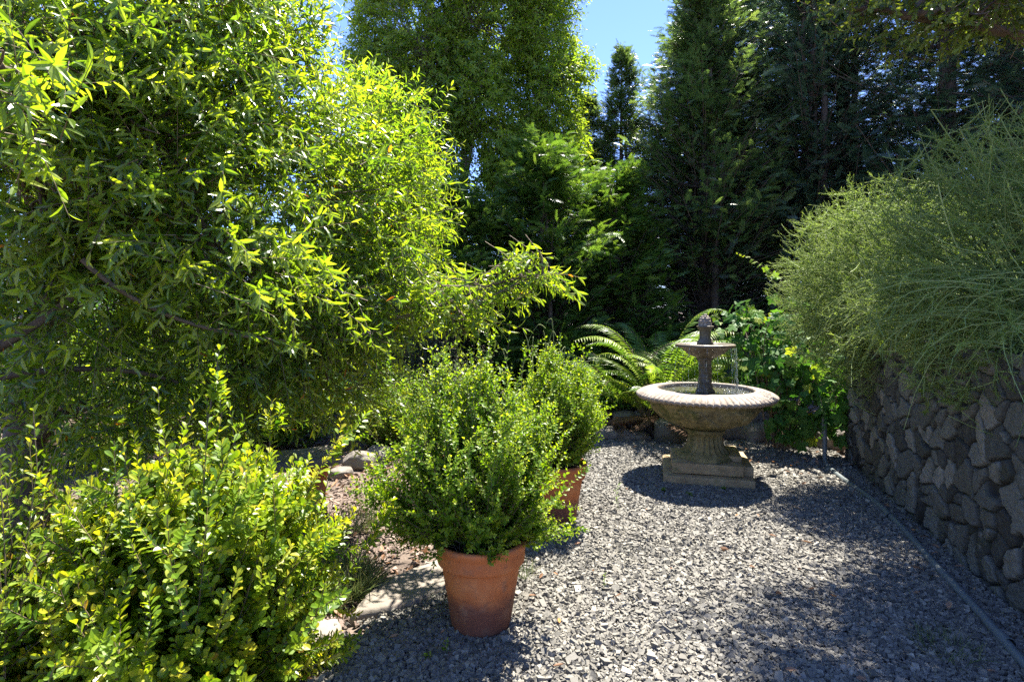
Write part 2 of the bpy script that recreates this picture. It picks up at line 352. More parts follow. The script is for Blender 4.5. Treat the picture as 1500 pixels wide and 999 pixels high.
# gravel bed sheet and loose stones
def in_gravel(x, y, m=0.0):
    return (x > edge_x(y)+m) & (wall_side(x, y) > .0+m) & (y < back_y(x)-m)
def build_gravel():
    ys = np.linspace(.6, 5.7, 90); g = G(); V = []
    for y in ys:
        x1 = WA[0]+(y-WA[1])*WD[0]/WD[1]+.02; x0 = edge_x(y)
        xs = np.linspace(x0, x1, 40); V.append(np.stack([xs, np.full(40, y), ground_z(xs, np.full(40, y))*.3+.022], -1))
    V = np.array(V).reshape(-1, 3); i = np.arange(89)[:, None]*40+np.arange(39)[None]
    g.add(V, np.stack([i, i+1, i+41, i+40], -1).reshape(-1, 4))
    tag(g.build('gravel_path', M['gravelbed'], smooth=True), 'fine dark grit beneath the loose gravel', kind='structure')
    cube = np.array([(x, y, z) for x in (-1, 1) for y in (-1, 1) for z in (-1, 1)], float)*.5
    F = np.array([(0, 1, 3, 2), (4, 6, 7, 5), (0, 4, 5, 1), (2, 3, 7, 6), (0, 2, 6, 4), (1, 5, 7, 3)])
    n = 390000
    y = .9+4.85*rng.random(n)**1.0; x = rng.uniform(-1.3, 3.2, n)
    ok = in_gravel(x+rng.normal(size=n)*.05, y+rng.normal(size=n)*.03, -.0) & (wall_side(x, y) > .01)
    spill = rng.random(n) < .9
    x, y = x[ok & spill], y[ok & spill]; n = len(x)
    g = G()
    for k in range(7):
        r = np.random.default_rng(100+k); tv = cube+r.uniform(-.22, .22, (8, 3)); tv[:, 2] *= r.uniform(.65, 1.0); tv[:, 0] *= r.uniform(.9, 1.4)
        s = slice(k, n, 7); m = len(x[s])
        P = np.stack([x[s], y[s], .022+.004+rng.random(m)*.014+ground_z(x[s], y[s])*.3], -1)
        Yv = rng.normal(size=(m, 3))*np.array([1, 1, .35]); N = rng.normal(size=(m, 3))*.45+np.array([0, 0, 1.])
        size = np.clip(rng.lognormal(math.log(.0100), .34, m), .006, .028)
        tint = np.clip(rng.normal(.5, .2, m), 0, .99); tint[rng.random(m) < .012] = 1
        stamp(g, (tv, [F]), P, Yv, N, size, tint)
    tag(g.build('gravel', M['gravel']), 'loose crushed grey gravel covering the path', 'gravel', kind='stuff')
build_gravel()

# bark chips and dry leaves on the left path and in corners
def build_litter():
    cube = np.array([(x, y, z) for x in (-.5, .5) for y in (-.5, .5) for z in (-.5, .5)], float)
    F = np.array([(0, 1, 3, 2), (4, 6, 7, 5), (0, 4, 5, 1), (2, 3, 7, 6), (0, 2, 6, 4), (1, 5, 7, 3)])
    g = G(); n = 30000
    y = rng.uniform(1.6, 7.4, n); x = rng.uniform(-2.6, 2.8, n)
    keep = ((x < edge_x(y)+rng.normal(size=n)*.10) & (rng.random(n) < np.clip(1.25-(edge_x(y)-x)/2.6, 0, 1))) | ((y > back_y(x)-.05) & (rng.random(n) < .6))
    x, y = x[keep], y[keep]; m = len(x)
    P = np.stack([x, y, ground_z(x, y)+.004+rng.random(m)*.012], -1)
    tv = cube*np.array([.34, 1, .16])+np.random.default_rng(3).uniform(-.08, .08, (8, 3))
    stamp(g, (tv, [F]), P, rng.normal(size=(m, 3))*np.array([1, 1, .3]), rng.normal(size=(m, 3))*.4+np.array([0, 0, 1.]), rng.uniform(.012, .042, m), np.clip(rng.normal(.5, .25, m), 0, 1))
    tag(g.build('mulch', M['chips']), 'shredded bark mulch on the path left of the gravel', 'mulch', kind='stuff')
    g = G(); n = 4200
    x = rng.uniform(-2.2, 2.9, n); y = rng.uniform(1.7, 6.6, n)
    d = x-edge_x(y); p = np.where(d < .03, .65, 0.0)
    p = np.maximum(p, .9*np.exp(-((back_y(x)-y)/.16)**2)*(x > .3)); p = np.maximum(p, .05)
    p = np.maximum(p, .75*np.exp(-(wall_side(x, y)/.12)**2)*(wall_side(x, y) > 0)); p = np.maximum(p, .35*(np.hypot(x-2.3, y-5.1) < .7))
    p = np.maximum(p, 1.0*(np.hypot((x+.62)/.26, (y-2.92)/.3) < 1))
    keep = (rng.random(n) < p) & (wall_side(x, y) > .02)
    x, y = x[keep], y[keep]; m = len(x); lift = np.where(in_gravel(x, y), .045, .018)
    P = np.stack([x, y, ground_z(x, y)+lift+rng.random(m)*.01], -1)
    stamp(g, leaf_tmpl([.16, .2, .1], [0, .25, .55, .8, 1], .7, -.25), P, rng.normal(size=(m, 3))*np.array([1, 1, .2]), rng.normal(size=(m, 3))*.5+np.array([0, 0, 1.]),
          np.where(in_gravel(x, y), rng.uniform(.012, .055, m), rng.uniform(.03, .075, m)), np.clip(rng.normal(.6, .25, m), 0, 1))
    tag(g.build('leaf_litter', M['litter']), 'dry tan and rust fallen leaves scattered over mulch and gravel', 'fallen leaves', kind='stuff')
build_litter()

# ------------------------------------------------------------------ rocks
def rock_geo(g, c, dim, rz=0, seed=0, flat=.0, tint=.5, n=16):
    r = np.random.default_rng(seed)
    u = np.linspace(-1, 1, n+1); V = []; F = []; off = 0
    for ax in range(3):
        for s in (-1, 1):
            A, B = np.meshgrid(u, u); C = np.full_like(A, s)
            P = [None]*3; P[ax] = C; P[(ax+1) % 3] = A; P[(ax+2) % 3] = B
            V.append(np.stack(P, -1).reshape(-1, 3)); i = np.arange(n)[:, None]*(n+1)+np.arange(n)[None]+off
            q = np.stack([i, i+1, i+n+2, i+n+1], -1).reshape(-1, 4)
            F.append(q if s > 0 else q[:, ::-1]); off += (n+1)**2
    V = np.concatenate(V); L = np.linalg.norm(V, axis=1, keepdims=True)
    sup = (np.sum(np.abs(V)**3, 1, keepdims=True))**(1/3.)
    D = V/sup
    U = V/L
    k = 1+.10*noise3(U, 1.6, seed)+.05*noise3(U, 4, seed+9)
    for j in range(6):                                   # chipped flat facets
        nn = r.normal(size=3); nn /= np.linalg.norm(nn); d = r.uniform(.78, .98); dot = (D*k[:, None])@nn
        k = np.where(dot > d, k*d/np.maximum(dot, 1e-6), k)
    D = D*k[:, None]*np.array(dim)/2
    ca, sa = cos(rz), sin(rz)
    D = np.stack([D[:, 0]*ca-D[:, 1]*sa, D[:, 0]*sa+D[:, 1]*ca, D[:, 2]], -1)+np.array(c)
    g.add(D, np.concatenate(F), tint)
def rock(name, c, dim, label, cat, group, rz=0, seed=0, mat='rock'):
    g = G(); rock_geo(g, (0, 0, 0), dim, rz, seed); o = g.build(name, M[mat], smooth=True); o.location = c
    return tag(o, label, cat, group)

spots = [  # px, py(bottom), D, width, height, label
 (894, 634, 5.75, .42, .15, 'flat topped pale edging rock at the left end of the low row', .10),
 (925, 640, 5.70, .36, .11, 'long low brown edging rock in front of the small pale ones', -.05),
 (915, 618, 5.86, .27, .12, 'small pinkish edging rock resting above the long low brown one', .5),
 (942, 618, 5.90, .22, .13, 'rounded grey edging rock between the pinkish one and the white flecked one', .2),
 (960, 622, 5.86, .20, .12, 'white flecked edging rock next to the dark round boulder', .9),
 (1112, 640, 5.60, .36, .20, 'mossy edging rock at the foot of the grape vine right of the fountain', .3),
 (1165, 650, 5.45, .34, .20, 'shaded edging rock under the hanging grape leaves', -.2),
 (1215, 655, 5.30, .30, .22, 'edging rock in the dark corner beside the standing pipe', .4)]
for k, (px, py, D, wd, ht, lab, rz) in enumerate(spots):
    p = at(px, py, D); z = max(p[2], 0) if k in (2, 3, 4) else 0
    rock('edging_rock', (p[0], D, z+ht*.5-.01), (wd, wd*.75, ht*1.05), lab, 'rock', 'rocks edging the back of the gravel', rz, 20+k)
p = at(982, 640, 5.55)
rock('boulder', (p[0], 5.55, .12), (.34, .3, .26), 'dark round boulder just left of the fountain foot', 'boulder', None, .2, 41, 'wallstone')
p = at(1075, 640, 5.75)
rock('stone_block', (p[0], 5.75, .17), (.52, .3, .38), 'large square brown block standing behind the fountain foot', 'stone block', None, .05, 47, 'rock')
for k, (px, py, D, wd, ht, lab) in enumerate([
 (528, 690, 4.75, .30, .20, 'grey rock nearest the stone bench beside the mulch'),
 (556, 682, 5.0, .30, .17, 'grey rock in the middle of the border beside the mulch'),
 (590, 676, 5.25, .3, .15, 'flat grey rock of the border half under the potted shrub branches'),
 (500, 712, 4.45, .22, .12, 'small rock touching the foot of the stone bench')]):
    p = at(px, py, D); rock('border_rock', (p[0], D, ht*.24), (wd*.9, wd*.75, ht*.9), lab, 'rock', 'rocks bordering the left side of the mulch', .3*k, 60+k)
# flat stones along the seam between mulch and gravel
def slab_stone(pts, z0, h, label, seed):
    pts = np.array(pts); c = pts.mean(0); r = np.random.default_rng(seed); n = 44
    ring = spline(np.vstack([pts, pts[:1]]), n+1)[:-1]; ring = ring+r.normal(size=ring.shape)*.005
    g = G(); rows = []
    for s, z in ((1.02, z0-.02), (1.03, z0+h*.5), (1.0, z0+h*.85), (.955, z0+h), (.6, z0+h*1.05), (.3, z0+h), (0.001, z0+h*1.03)):
        q = c+(ring-c)*s; zz = z+.006*noise3(np.stack([q[:, 0], q[:, 1], 0*q[:, 0]], -1), 9, seed); rows.append(np.column_stack([q, zz]))
    V = np.array(rows); i = np.arange(len(rows)-1)[:, None]*n; a = np.arange(n)[None]; b = (a+1) % n
    g.add(V.reshape(-1, 3)-np.array([c[0], c[1], 0]), np.stack([i+a, i+b, i+n+b, i+n+a], -1).reshape(-1, 4))
    o = g.build('flagstone', M['flag'], smooth=True); o.location = (c[0], c[1], 0)
    tag(o, label, 'flagstone', 'flat stones along the seam of mulch and gravel')
slab_stone([(-.66, 2.36), (-.44, 2.44), (-.22, 2.72), (-.20, 2.92), (-.38, 2.86), (-.60, 2.62)], .01, .045, 'pale flat stone beside the large front pot, streaked by leaf shadow', 5)
slab_stone([(-.98, 1.98), (-.80, 1.96), (-.68, 2.16), (-.72, 2.33), (-.86, 2.28), (-.99, 2.12)], .0, .04, 'pale flat stone at the lower edge beside the low yellow sprig', 6)

# ------------------------------------------------------------------ retaining wall of fieldstone
def build_wall():
    L0, L1 = -3.2, WALL_END-WA[1]; du = .007
    Ltot = (L1-L0)/1.0; nu = int(Ltot/du); H = WALL_TOP; nv = int(H/du)
    u = np.linspace(L0, L1, nu); v = np.linspace(-.03, H, nv); U, V = np.meshgrid(u, v)
    r = np.random.default_rng(77); cs = .120
    cu = np.arange(L0-cs, L1+cs, cs*.82); cv = np.arange(-cs, H+cs, cs)
    pts = []
    for i, a in enumerate(cv):
        for b in cu: pts.append((b+(i % 2)*cs*.4+r.uniform(-.42, .42)*cs, a+r.uniform(-.42, .42)*cs, r.uniform(-.05, .05)))
    pts = np.array(pts); wx = pts[:, 2]
    Uw = U+.016*np.sin(V*21+U*5)+.012*np.sin(U*17); Vw = V+.016*np.sin(U*19+V*4)
    best = np.full((2,)+U.shape, 1e9); idx = np.zeros(U.shape, int)
    for k, (a, b, wgt) in enumerate(pts):
        c0, c1 = np.searchsorted(u, [a-.5, a+.5]); r0, r1 = np.searchsorted(v, [b-.5, b+.5])
        s = (slice(r0, r1), slice(c0, c1))
        d = (np.abs(Uw[s]-a)**2.3+np.abs(Vw[s]-b)**2.3)**(1/2.3)+wgt
        o0 = best[0][s]; new = d < o0
        best[1][s] = np.where(new, o0, np.minimum(best[1][s], d)); best[0][s] = np.where(new, d, o0); idx[s] = np.where(new, k, idx[s])
    e = best[1]-best[0]
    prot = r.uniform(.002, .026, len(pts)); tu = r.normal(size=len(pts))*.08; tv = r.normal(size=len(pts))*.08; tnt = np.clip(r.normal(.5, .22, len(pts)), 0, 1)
    P3 = np.stack([U, V, 0*U], -1)
    face = prot[idx]+tu[idx]*(U-pts[idx, 0])+tv[idx]*(V-pts[idx, 1])+.006*noise3(P3, 18, 5)+.005*noise3(P3, 45, 6)+.004*np.abs(noise3(P3, 90, 7))
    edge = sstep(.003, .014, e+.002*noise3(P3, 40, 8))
    dep = -.019+(face*.8+.019)*edge**.6
    x = WA[0]+WD[0]*U+WN[0]*dep; y = WA[1]+WD[1]*U+WN[1]*dep
    g = G(); i = np.arange(nv-1)[:, None]*nu+np.arange(nu-1)[None]
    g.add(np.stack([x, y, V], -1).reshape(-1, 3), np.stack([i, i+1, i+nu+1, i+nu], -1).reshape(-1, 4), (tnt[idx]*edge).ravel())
    # top and far end thickness
    def wp(uu, dd, z): return (WA[0]+WD[0]*uu+WN[0]*dd, WA[1]+WD[1]*uu+WN[1]*dd, z)
    uu = u[::6]; n = len(uu); top = [wp(a, -.047, H-.02) for a in uu]+[wp(a, -.30, H+.01*sin(a*9)) for a in uu]
    g.add(top, [(k, k+1, n+k+1, n+k) for k in range(n-1)], .5)
    g.add([wp(L1-.001, -.05, -.03), wp(L1-.001, -.3, -.03), wp(L1-.001, -.3, H), wp(L1-.001, -.05, H)], [(0, 1, 2, 3)], .5)
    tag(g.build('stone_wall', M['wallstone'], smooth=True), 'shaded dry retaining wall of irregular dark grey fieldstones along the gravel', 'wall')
build_wall()

# grey pipe that comes down in the corner and runs along the wall foot
def build_pipe():
    off = .16
    def q(s, o, z): return (WA[0]+WD[0]*s+WN[0]*o, WA[1]+WD[1]*s+WN[1]*o, z)
    pts = [q(2.44, .20, .42), q(2.42, .20, .32), q(2.41, .20, .2), q(2.38, .205, .09), q(2.25, .21, .052), q(1.9, .19, .05), q(1.4, .13, .05), q(.9, .13, .05), q(.5, .15, .05), q(0, .17, .05), q(-.6, .2, .05), q(-1.6, .2, .05)]
    g = G(); pipe(g, spline(pts, 150), .0185, 14); root = g.build('drain_pipe', M['pvc'], smooth=True)
    tag(root, 'thin grey plastic pipe standing in the corner then snaking along the wall foot', 'pipe')
    for s, o in ((1.15, .13), (-.25, .18)):
        g = G(); a = np.array(q(s-.035, o, .05)); b = np.array(q(s+.035, o, .05)); pipe(g, [a, (a+b)/2, b], .022, 14); g.build('pipe_coupling', M['pvc'], root, smooth=True)
build_pipe()

# ------------------------------------------------------------------ fountain
def build_fountain():
    c = np.array([1.50, 4.42, 0.0]); rz = R(-14)
    root = empty('stone_fountain', c, 'weathered two tier stone fountain with water dripping from its small upper bowl', 'fountain')
    root.scale = (.94, .94, 1)
    def box(g, x0, x1, y0, y1, z0, z1, seed, n=10, jit=.004):
        # a block with softened, slightly worn edges
        u = np.linspace(-1, 1, n+1); off = 0; V = []; F = []
        for ax in range(3):
            for s in (-1, 1):
                A, B = np.meshgrid(u, u); C = np.full_like(A, s); P = [None]*3; P[ax] = C; P[(ax+1) % 3] = A; P[(ax+2) % 3] = B
                V.append(np.stack(P, -1).reshape(-1, 3)); i = np.arange(n)[:, None]*(n+1)+np.arange(n)[None]+off
                q = np.stack([i, i+1, i+n+2, i+n+1], -1).reshape(-1, 4); F.append(q if s > 0 else q[:, ::-1]); off += (n+1)**2
        V = np.concatenate(V); hd = np.array([x1-x0, y1-y0, z1-z0])/2; ctr = np.array([x0+x1, y0+y1, z0+z1])/2
        bev = .011; W = V*hd; inner = np.clip(W, -(hd-bev), hd-bev); d = W-inner; W = inner+nrm(d)*bev
        W = W+ctr; W = W+nrm(V)*(jit*noise3(W, 9, seed)+.5*jit*noise3(W, 40, seed+1))[:, None]
        g.add(W, np.concatenate(F), .5)
    base = bpy.data.objects.new('plinth', None); col.objects.link(base); base.parent = root; base.rotation_euler = (0, 0, rz); base.scale = (.95, .95, .82)
    def blk(name, args, seed):
        g = G(); box(g, *args, seed, n=14); return g.build(name, M['fplinth'], base, smooth=True)
    blk('plinth_block', (-.355, .355, -.36, -.20, .015, .115), 1)       # lower course, four blocks
    blk('plinth_block', (-.355, -.205, -.196, .36, .015, .118), 2)
    blk('plinth_block', (.215, .365, -.196, .36, .015, .19), 3)
    blk('plinth_block', (-.20, .21, .20, .36, .015, .118), 4)
    blk('plinth_block', (-.285, .275, -.285, -.13, .119, .215), 5)       # upper course
    blk('plinth_block', (-.285, -.15, -.127, .28, .121, .213), 6)
    blk('plinth_block', (.145, .285, -.127, .28, .121, .262), 7)
    blk('plinth_block', (-.147, .142, -.126, .28, .12, .185), 8)
    # fluted bell foot
    g = G()
    def flute(n, amp, z0, z1):
        def f(th, r, z):
            m = sstep(z0, z0+.03, z)*(1-sstep(z1-.02, z1, z)); return r*(1-amp*m*np.abs(np.sin(th*n/2))**.6), z
        return f
    lathe(g, dense([(.01, .148), (.212, .150), (.232, .164), (.229, .188), (.208, .208), (.174, .236), (.150, .275), (.139, .325), (.140, .362), (.155, .37), (.157, .388), (.142, .397), (.01, .398)], .006), 288, fn=flute(22, .15, .205, .36))
    g.build('pedestal', M['fstone'], root, smooth=True)
    # basin with carved scrolls in relief
    g = G()
    def carve(th, r, z):
        m = sstep(.425, .46, z)*(1-sstep(.565, .59, z))*(r > .2)
        zz = (z-.5)*9; a = th*6
        s1 = np.sin(a+1.6*np.sin(zz*1.3+.5)+.8*zz); s2 = np.cos(2*a-1.9*zz+1.2*np.sin(a)); s3 = np.sin(5*a+3*zz)
        rel = .017*sstep(.1, .4, s1)+.013*sstep(.35, .6, s2)+.005*s3
        return r+m*rel, z
    lathe(g, dense([(.02, .399), (.14, .4), (.165, .405), (.235, .425), (.31, .462), (.37, .51), (.412, .56), (.432, .596), (.437, .612), (.455, .618), (.47, .632), (.50, .640)], .007), 540, fn=carve)
    g.build('basin', M['fstone'], root, smooth=True)
    g = G()
    def rimf(th, r, z):
        k = np.abs(np.cos(th*36)); m = sstep(.415, .47, r)*(z > .6); lip = sstep(.52, .56, r)
        return r*(1-.022*lip*(1-k**.6)), z-.015*m*(1-k**.5)
    lathe(g, dense([(.485, .634), (.53, .638), (.553, .643), (.560, .652), (.553, .664), (.525, .680), (.485, .694), (.445, .701), (.425, .703), (.410, .702), (.398, .706), (.386, .703), (.380, .69), (.376, .66), (.36, .60), (.30, .55), (.01, .53)], .005), 864, fn=rimf)
    g.build('basin_rim', M['frim'], root, smooth=True)
    g = G(); rr = np.linspace(.001, .374, 60)
    def wv(th, r, z): return r, z+.0022*np.sin(r*95)*np.exp(-((r-.22)/.12)**2)+.0015*np.sin(th*9+r*60)
    lathe(g, np.column_stack([rr, np.full(60, .672)]), 160, fn=wv); g.build('water', M['water'], root, smooth=True)
    # column with spiral relief
    g = G()
    def colf(th, r, z): return r*(1+.07*np.sign(np.sin(5*th+z*34))*np.abs(np.sin(5*th+z*34))**.5+.03*np.sin(z*160)), z
    lathe(g, dense([(.072, .60), (.072, .69), (.062, .70), (.056, .72), (.050, .80), (.048, .88), (.052, .92)], .005), 96, fn=colf)
    g.build('column', M['fdark'], root, smooth=True)
    g = G()
    def upf(th, r, z):
        m = sstep(.935, .96, z)*(1-sstep(1.0, 1.012, z)); return r*(1-.06*m*(1-np.abs(np.cos(th*9))**.7)), z
    lathe(g, dense([(.01, .918), (.055, .92), (.066, .926), (.064, .936), (.075, .942), (.105, .952), (.145, .972), (.172, .995), (.185, 1.012), (.215, 1.020), (.233, 1.024), (.240, 1.033), (.236, 1.044), (.222, 1.049), (.208, 1.043), (.19, 1.03), (.12, 1.015), (.01, 1.01)], .004), 216, fn=upf)
    g.build('upper_bowl', M['fdark'], root, smooth=True)
    g = G(); lathe(g, [(.001, 1.040), (.1, 1.0405), (.206, 1.040)], 60); g.build('water', M['water'], root, smooth=True)
    g = G(); lathe(g, dense([(.066, 1.02), (.066, 1.06), (.058, 1.07), (.049, 1.085), (.046, 1.11), (.050, 1.145), (.058, 1.168), (.066, 1.174), (.070, 1.180), (.066, 1.187), (.01, 1.188)], .004), 64, fn=flute(10, .08, 1.07, 1.165))
    neck = g.build('neck', M['fdark'], root, smooth=True)
    g = G()
    for ring_, (zc, rr_, nb) in enumerate([(1.196, .050, 10), (1.216, .047, 10), (1.235, .037, 8), (1.250, .022, 5), (1.262, .004, 1)]):
        for k in range(nb):
            a = (k+.5*(ring_ % 2))*2*pi/nb; rock_geo(g, (cos(a)*rr_*.75, sin(a)*rr_*.75, zc), (.034, .034, .034), a, 200+ring_*12+k, n=4)
    lathe(g, [(.045, 1.187), (.045, 1.21), (.03, 1.24), (.001, 1.262)], 20)
    g.build('finial', M['frim'], root, smooth=True)
    # falling threads of water and splash beads
    r = np.random.default_rng(5)
    for k, a in enumerate(list(r.uniform(-1.0, .1, 15))+list(r.uniform(-3.2, -1.2, 7))+[2.6, 1.2]):
        g = G(); rad = .236; x, y = cos(a)*rad, sin(a)*rad; big = (-.45 < a < .0)
        zt = np.linspace(1.022, .672, 46); dr = .018*np.sqrt(np.maximum(0, (1.03-zt)/.36)); w_ = (.0034 if big else .0018)*(1-.35*(1.02-zt)/.35)*(1+.75*np.sin(zt*r.uniform(160, 330)+r.uniform(0, 6)))
        brk = (np.sin(zt*r.uniform(30, 70)+r.uniform(0, 6)) > (-.75 if big else -.1)); w_ = np.where(brk, w_, .0001)
        pipe(g, np.column_stack([x+cos(a)*dr+.003*np.sin(zt*40+k), y+sin(a)*dr, zt]), w_, 6); g.build('water_stream', M['drop'], root, smooth=True)
    g = G(); oc = np.array([(1, 0, 0), (-1, 0, 0), (0, 1, 0), (0, -1, 0), (0, 0, 1), (0, 0, -1)], float)
    of = np.array([(0, 2, 4), (2, 1, 4), (1, 3, 4), (3, 0, 4), (2, 0, 5), (1, 2, 5), (3, 1, 5), (0, 3, 5)])
    n = 560; a = np.concatenate([r.uniform(-1.1, .15, n//2), r.uniform(-3.4, 3, n//2)]); rr_ = np.clip(.245+r.normal(size=n)*.05, .08, .36)
    P = np.column_stack([np.cos(a)*rr_, np.sin(a)*rr_, .675+np.abs(r.normal(size=n))*.012])
    stamp(g, (oc, [of]), P, np.tile([0, 1., 0], (n, 1)), np.tile([0, 0, 1.], (n, 1)), r.uniform(.0016, .0048, n), .5)
    tag(g.build('splash', M['drop'], root, smooth=True), kind='stuff')
build_fountain()

# ------------------------------------------------------------------ terracotta pots
def build_pot(loc, label, rz=0):
    root = empty('terracotta_pot', loc, label, 'pot', 'terracotta pots on the gravel', rz)
    g = G(); lathe(g, dense([(.001, .012), (.085, .004), (.112, .002), (.120, .010), (.1235, .03), (.139, .13), (.1415, .145), (.1415, .151), (.1435, .156), (.153, .215), (.161, .262), (.158, .275), (.13, .30)], .008), 96); g.build('body', M['terracotta'], root, smooth=True)
    g = G(); lathe(g, dense([(.156, .262), (.170, .262), (.1765, .268), (.1785, .278), (.179, .29), (.1795, .318), (.184, .330), (.188, .342), (.1865, .352), (.179, .356), (.168, .354), (.164, .344), (.160, .30)], .004), 96); g.build('rim', M['terracotta'], root, smooth=True)
    g = G(); rr = np.linspace(.001, .166, 24)
    def f(th, r, z): return r, z+.006*np.sin(th*5+r*60)+.004*np.sin(th*11+r*120)
    lathe(g, np.column_stack([rr, np.full(24, .318)]), 60, fn=f); g.build('soil', M['soil'], root, smooth=True)
    return root
POT1 = np.array([-.126, 2.32, .028]); POT2 = np.array([.27, 3.48, .028])
build_pot(POT1, 'large terracotta pot standing nearest, at the seam of the mulch and gravel')
build_pot(POT2, 'terracotta pot farther back, half hidden behind the front shrub', 1.0)

# ------------------------------------------------------------------ shrubs made of leafy shoots
def perp_frame(T):
    ref = np.where(np.abs(T[..., 2:3]) > .9, np.array([1., 0, 0]), np.array([0, 0, 1.]))
    A = nrm(np.cross(T, ref)); return A, np.cross(T, A)
def leafy(g, p0, p1, p2, tmpl, nleaf, t0, size, ang=50, opposite=True, droop=0.0, tint=(.5, .2), tipbright=.25, taper=.45, jit=.25, r=rng, up=0.0, width=1.0, old=.002):
    """leaves along many quadratic shoots"""
    n = len(p0); k = np.arange(nleaf)
    pair = (k//2) if opposite else k
    tt = t0+(1-t0)*((pair+.5)/(nleaf/2 if opposite else nleaf)); tt = np.clip(tt+r.normal(size=(n, nleaf))*.008, 0, 1)
    C = bez(p0[:, None], p1[:, None], p2[:, None], tt); T = dbez(p0[:, None], p1[:, None], p2[:, None], tt)
    A, B = perp_frame(T)
    ph = r.uniform(0, 2*pi, (n, 1))+(pair*pi/2+(k % 2)*pi if opposite else k*2.4)+r.normal(size=(n, nleaf))*jit
    Rd = A*np.cos(ph)[..., None]+B*np.sin(ph)[..., None]
    a = R(ang)*(1-.45*sstep(.8, 1, (tt-t0)/(1-t0)))+r.normal(size=(n, nleaf))*jit*.6
    D = T*np.cos(a)[..., None]+Rd*np.sin(a)[..., None]; D = nrm(D+np.array([0, 0, -droop])+r.normal(size=D.shape)*jit*.25)
    N = T-D*np.sum(T*D, -1, keepdims=True)+r.normal(size=D.shape)*jit*.5+np.array([0, 0, up])
    rel = (tt-t0)/(1-t0)
    S = size*(1-taper*rel**3)*r.uniform(.6, 1.25, (n, nleaf))
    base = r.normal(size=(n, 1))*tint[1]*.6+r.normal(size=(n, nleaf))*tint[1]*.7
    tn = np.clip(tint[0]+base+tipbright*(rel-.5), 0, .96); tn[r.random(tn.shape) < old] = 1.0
    stamp(g, tmpl, C.reshape(-1, 3), D.reshape(-1, 3), N.reshape(-1, 3), S.ravel(), tn.ravel(), (S*width).ravel())

def ball(n, r=rng, inner=.55):
    d = nrm(r.normal(size=(n, 3))); return d*(inner**3+(1-inner**3)*r.random((n, 1)))**(1/3)

def shoot_shrub(name, base, centre, radii, nshoot, label, cat, mat, tmpl, size, nleaf, t0=.35, group=None, stem='twig', inner=.5, spread=.05, seed=1, zmin=None, kick=.3, stemr=.0022, lobes=.12, ang=50, tint=(.45, .22), shoots_up=.0, opposite=True, tipbright=.3, curve=.35, width=1.0, droop=0.0, origin_frac=.25, sides=3, side=0, sidelen=.09, old=.002, extra=(), jit=.25):
    r = np.random.default_rng(seed); base = np.array(base, float); centre = np.array(centre, float); radii = np.array(radii, float)
    d = ball(nshoot, r, inner); d[:, 2] = np.where(d[:, 2] < -.75, -d[:, 2], d[:, 2])
    lump = 1+lobes*noise3(d, 3.2, seed)+lobes*.6*noise3(d, 8, seed+1)
    tip = centre+d*radii*lump[:, None]
    wild = r.random(nshoot) < .14; tip = tip+np.where(wild, r.uniform(.3, 1, nshoot)*shoots_up, 0)[:, None]*nrm(d+np.array([0, 0, 1.0]))
    q0 = 0
    for (ex, er, en) in extra:
        tip[q0:q0+en] = np.array(ex)+r.normal(size=(en, 3))*np.array(er)*.6; q0 += en
    if zmin is not None: tip[:, 2] = np.maximum(tip[:, 2], zmin+r.random(nshoot)*.06)
    root0 = base+np.column_stack([r.normal(size=nshoot)*spread, r.normal(size=nshoot)*spread, np.zeros(nshoot)])
    p0 = root0+(tip-root0)*(origin_frac+r.random((nshoot, 1))*.15)
    p0 = p0+np.array([0, 0, -.02]); L = np.linalg.norm(tip-p0, axis=1, keepdims=True)
    p1 = (p0+tip)/2+np.array([0, 0, 1])*(np.maximum(0, base[2]+.12-tip[:, 2])*1.1)[:, None]*(base[2] > .2)+r.normal(size=(nshoot, 3))*L*.07+(tip-centre)*np.array([1, 1, 0])*curve*.35-np.array([0, 0, 1])*L*curve*.22
    e = empty(name, (0, 0, 0), label, cat, group)
    e.location = base
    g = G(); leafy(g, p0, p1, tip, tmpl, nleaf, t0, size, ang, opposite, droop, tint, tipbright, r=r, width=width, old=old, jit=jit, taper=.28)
    if side:
        j = np.repeat(np.arange(nshoot), side); ts = r.uniform(.35, .93, len(j)); a0 = bez(p0[j], p1[j], tip[j], ts); T = dbez(p0[j], p1[j], tip[j], ts)
        sd = nrm(T*.55+nrm(r.normal(size=T.shape)+(tip[j]-centre)*1.2)*.8+np.array([0, 0, .3])); sl2 = sidelen*r.uniform(.5, 1.3, (len(j), 1))
        a2 = a0+sd*sl2; a1 = (a0+a2)/2+r.normal(size=a0.shape)*sl2*.08-np.array([0, 0, 1])*sl2*.08
        leafy(g, a0, a1, a2, tmpl, max(6, int(nleaf*sidelen/.2)), .05, size*.92, ang, opposite, droop, tint, tipbright, r=r, width=width, old=old, jit=jit, taper=.28)
    g.build('foliage', M[mat], e, origin=base)
    g = G(); tubes(g, p0, p1, tip, stemr, stemr*.4, 4, sides, r.random(nshoot))
    m = max(12, nshoot//25); q = root0[:m]; j = r.integers(0, nshoot, m); pe = bez(p0[j], p1[j], tip[j], np.full(m, .35)); tubes(g, q, (q+pe)/2+np.array([0, 0, .03]), pe, stemr*2.4, stemr*1.1, 4, 5)
    if side: tubes(g, a0, a1, a2, stemr*.6, stemr*.3, 2, 3, .5)
    g.build('stems', M[stem], e, smooth=True, origin=base)
    return e

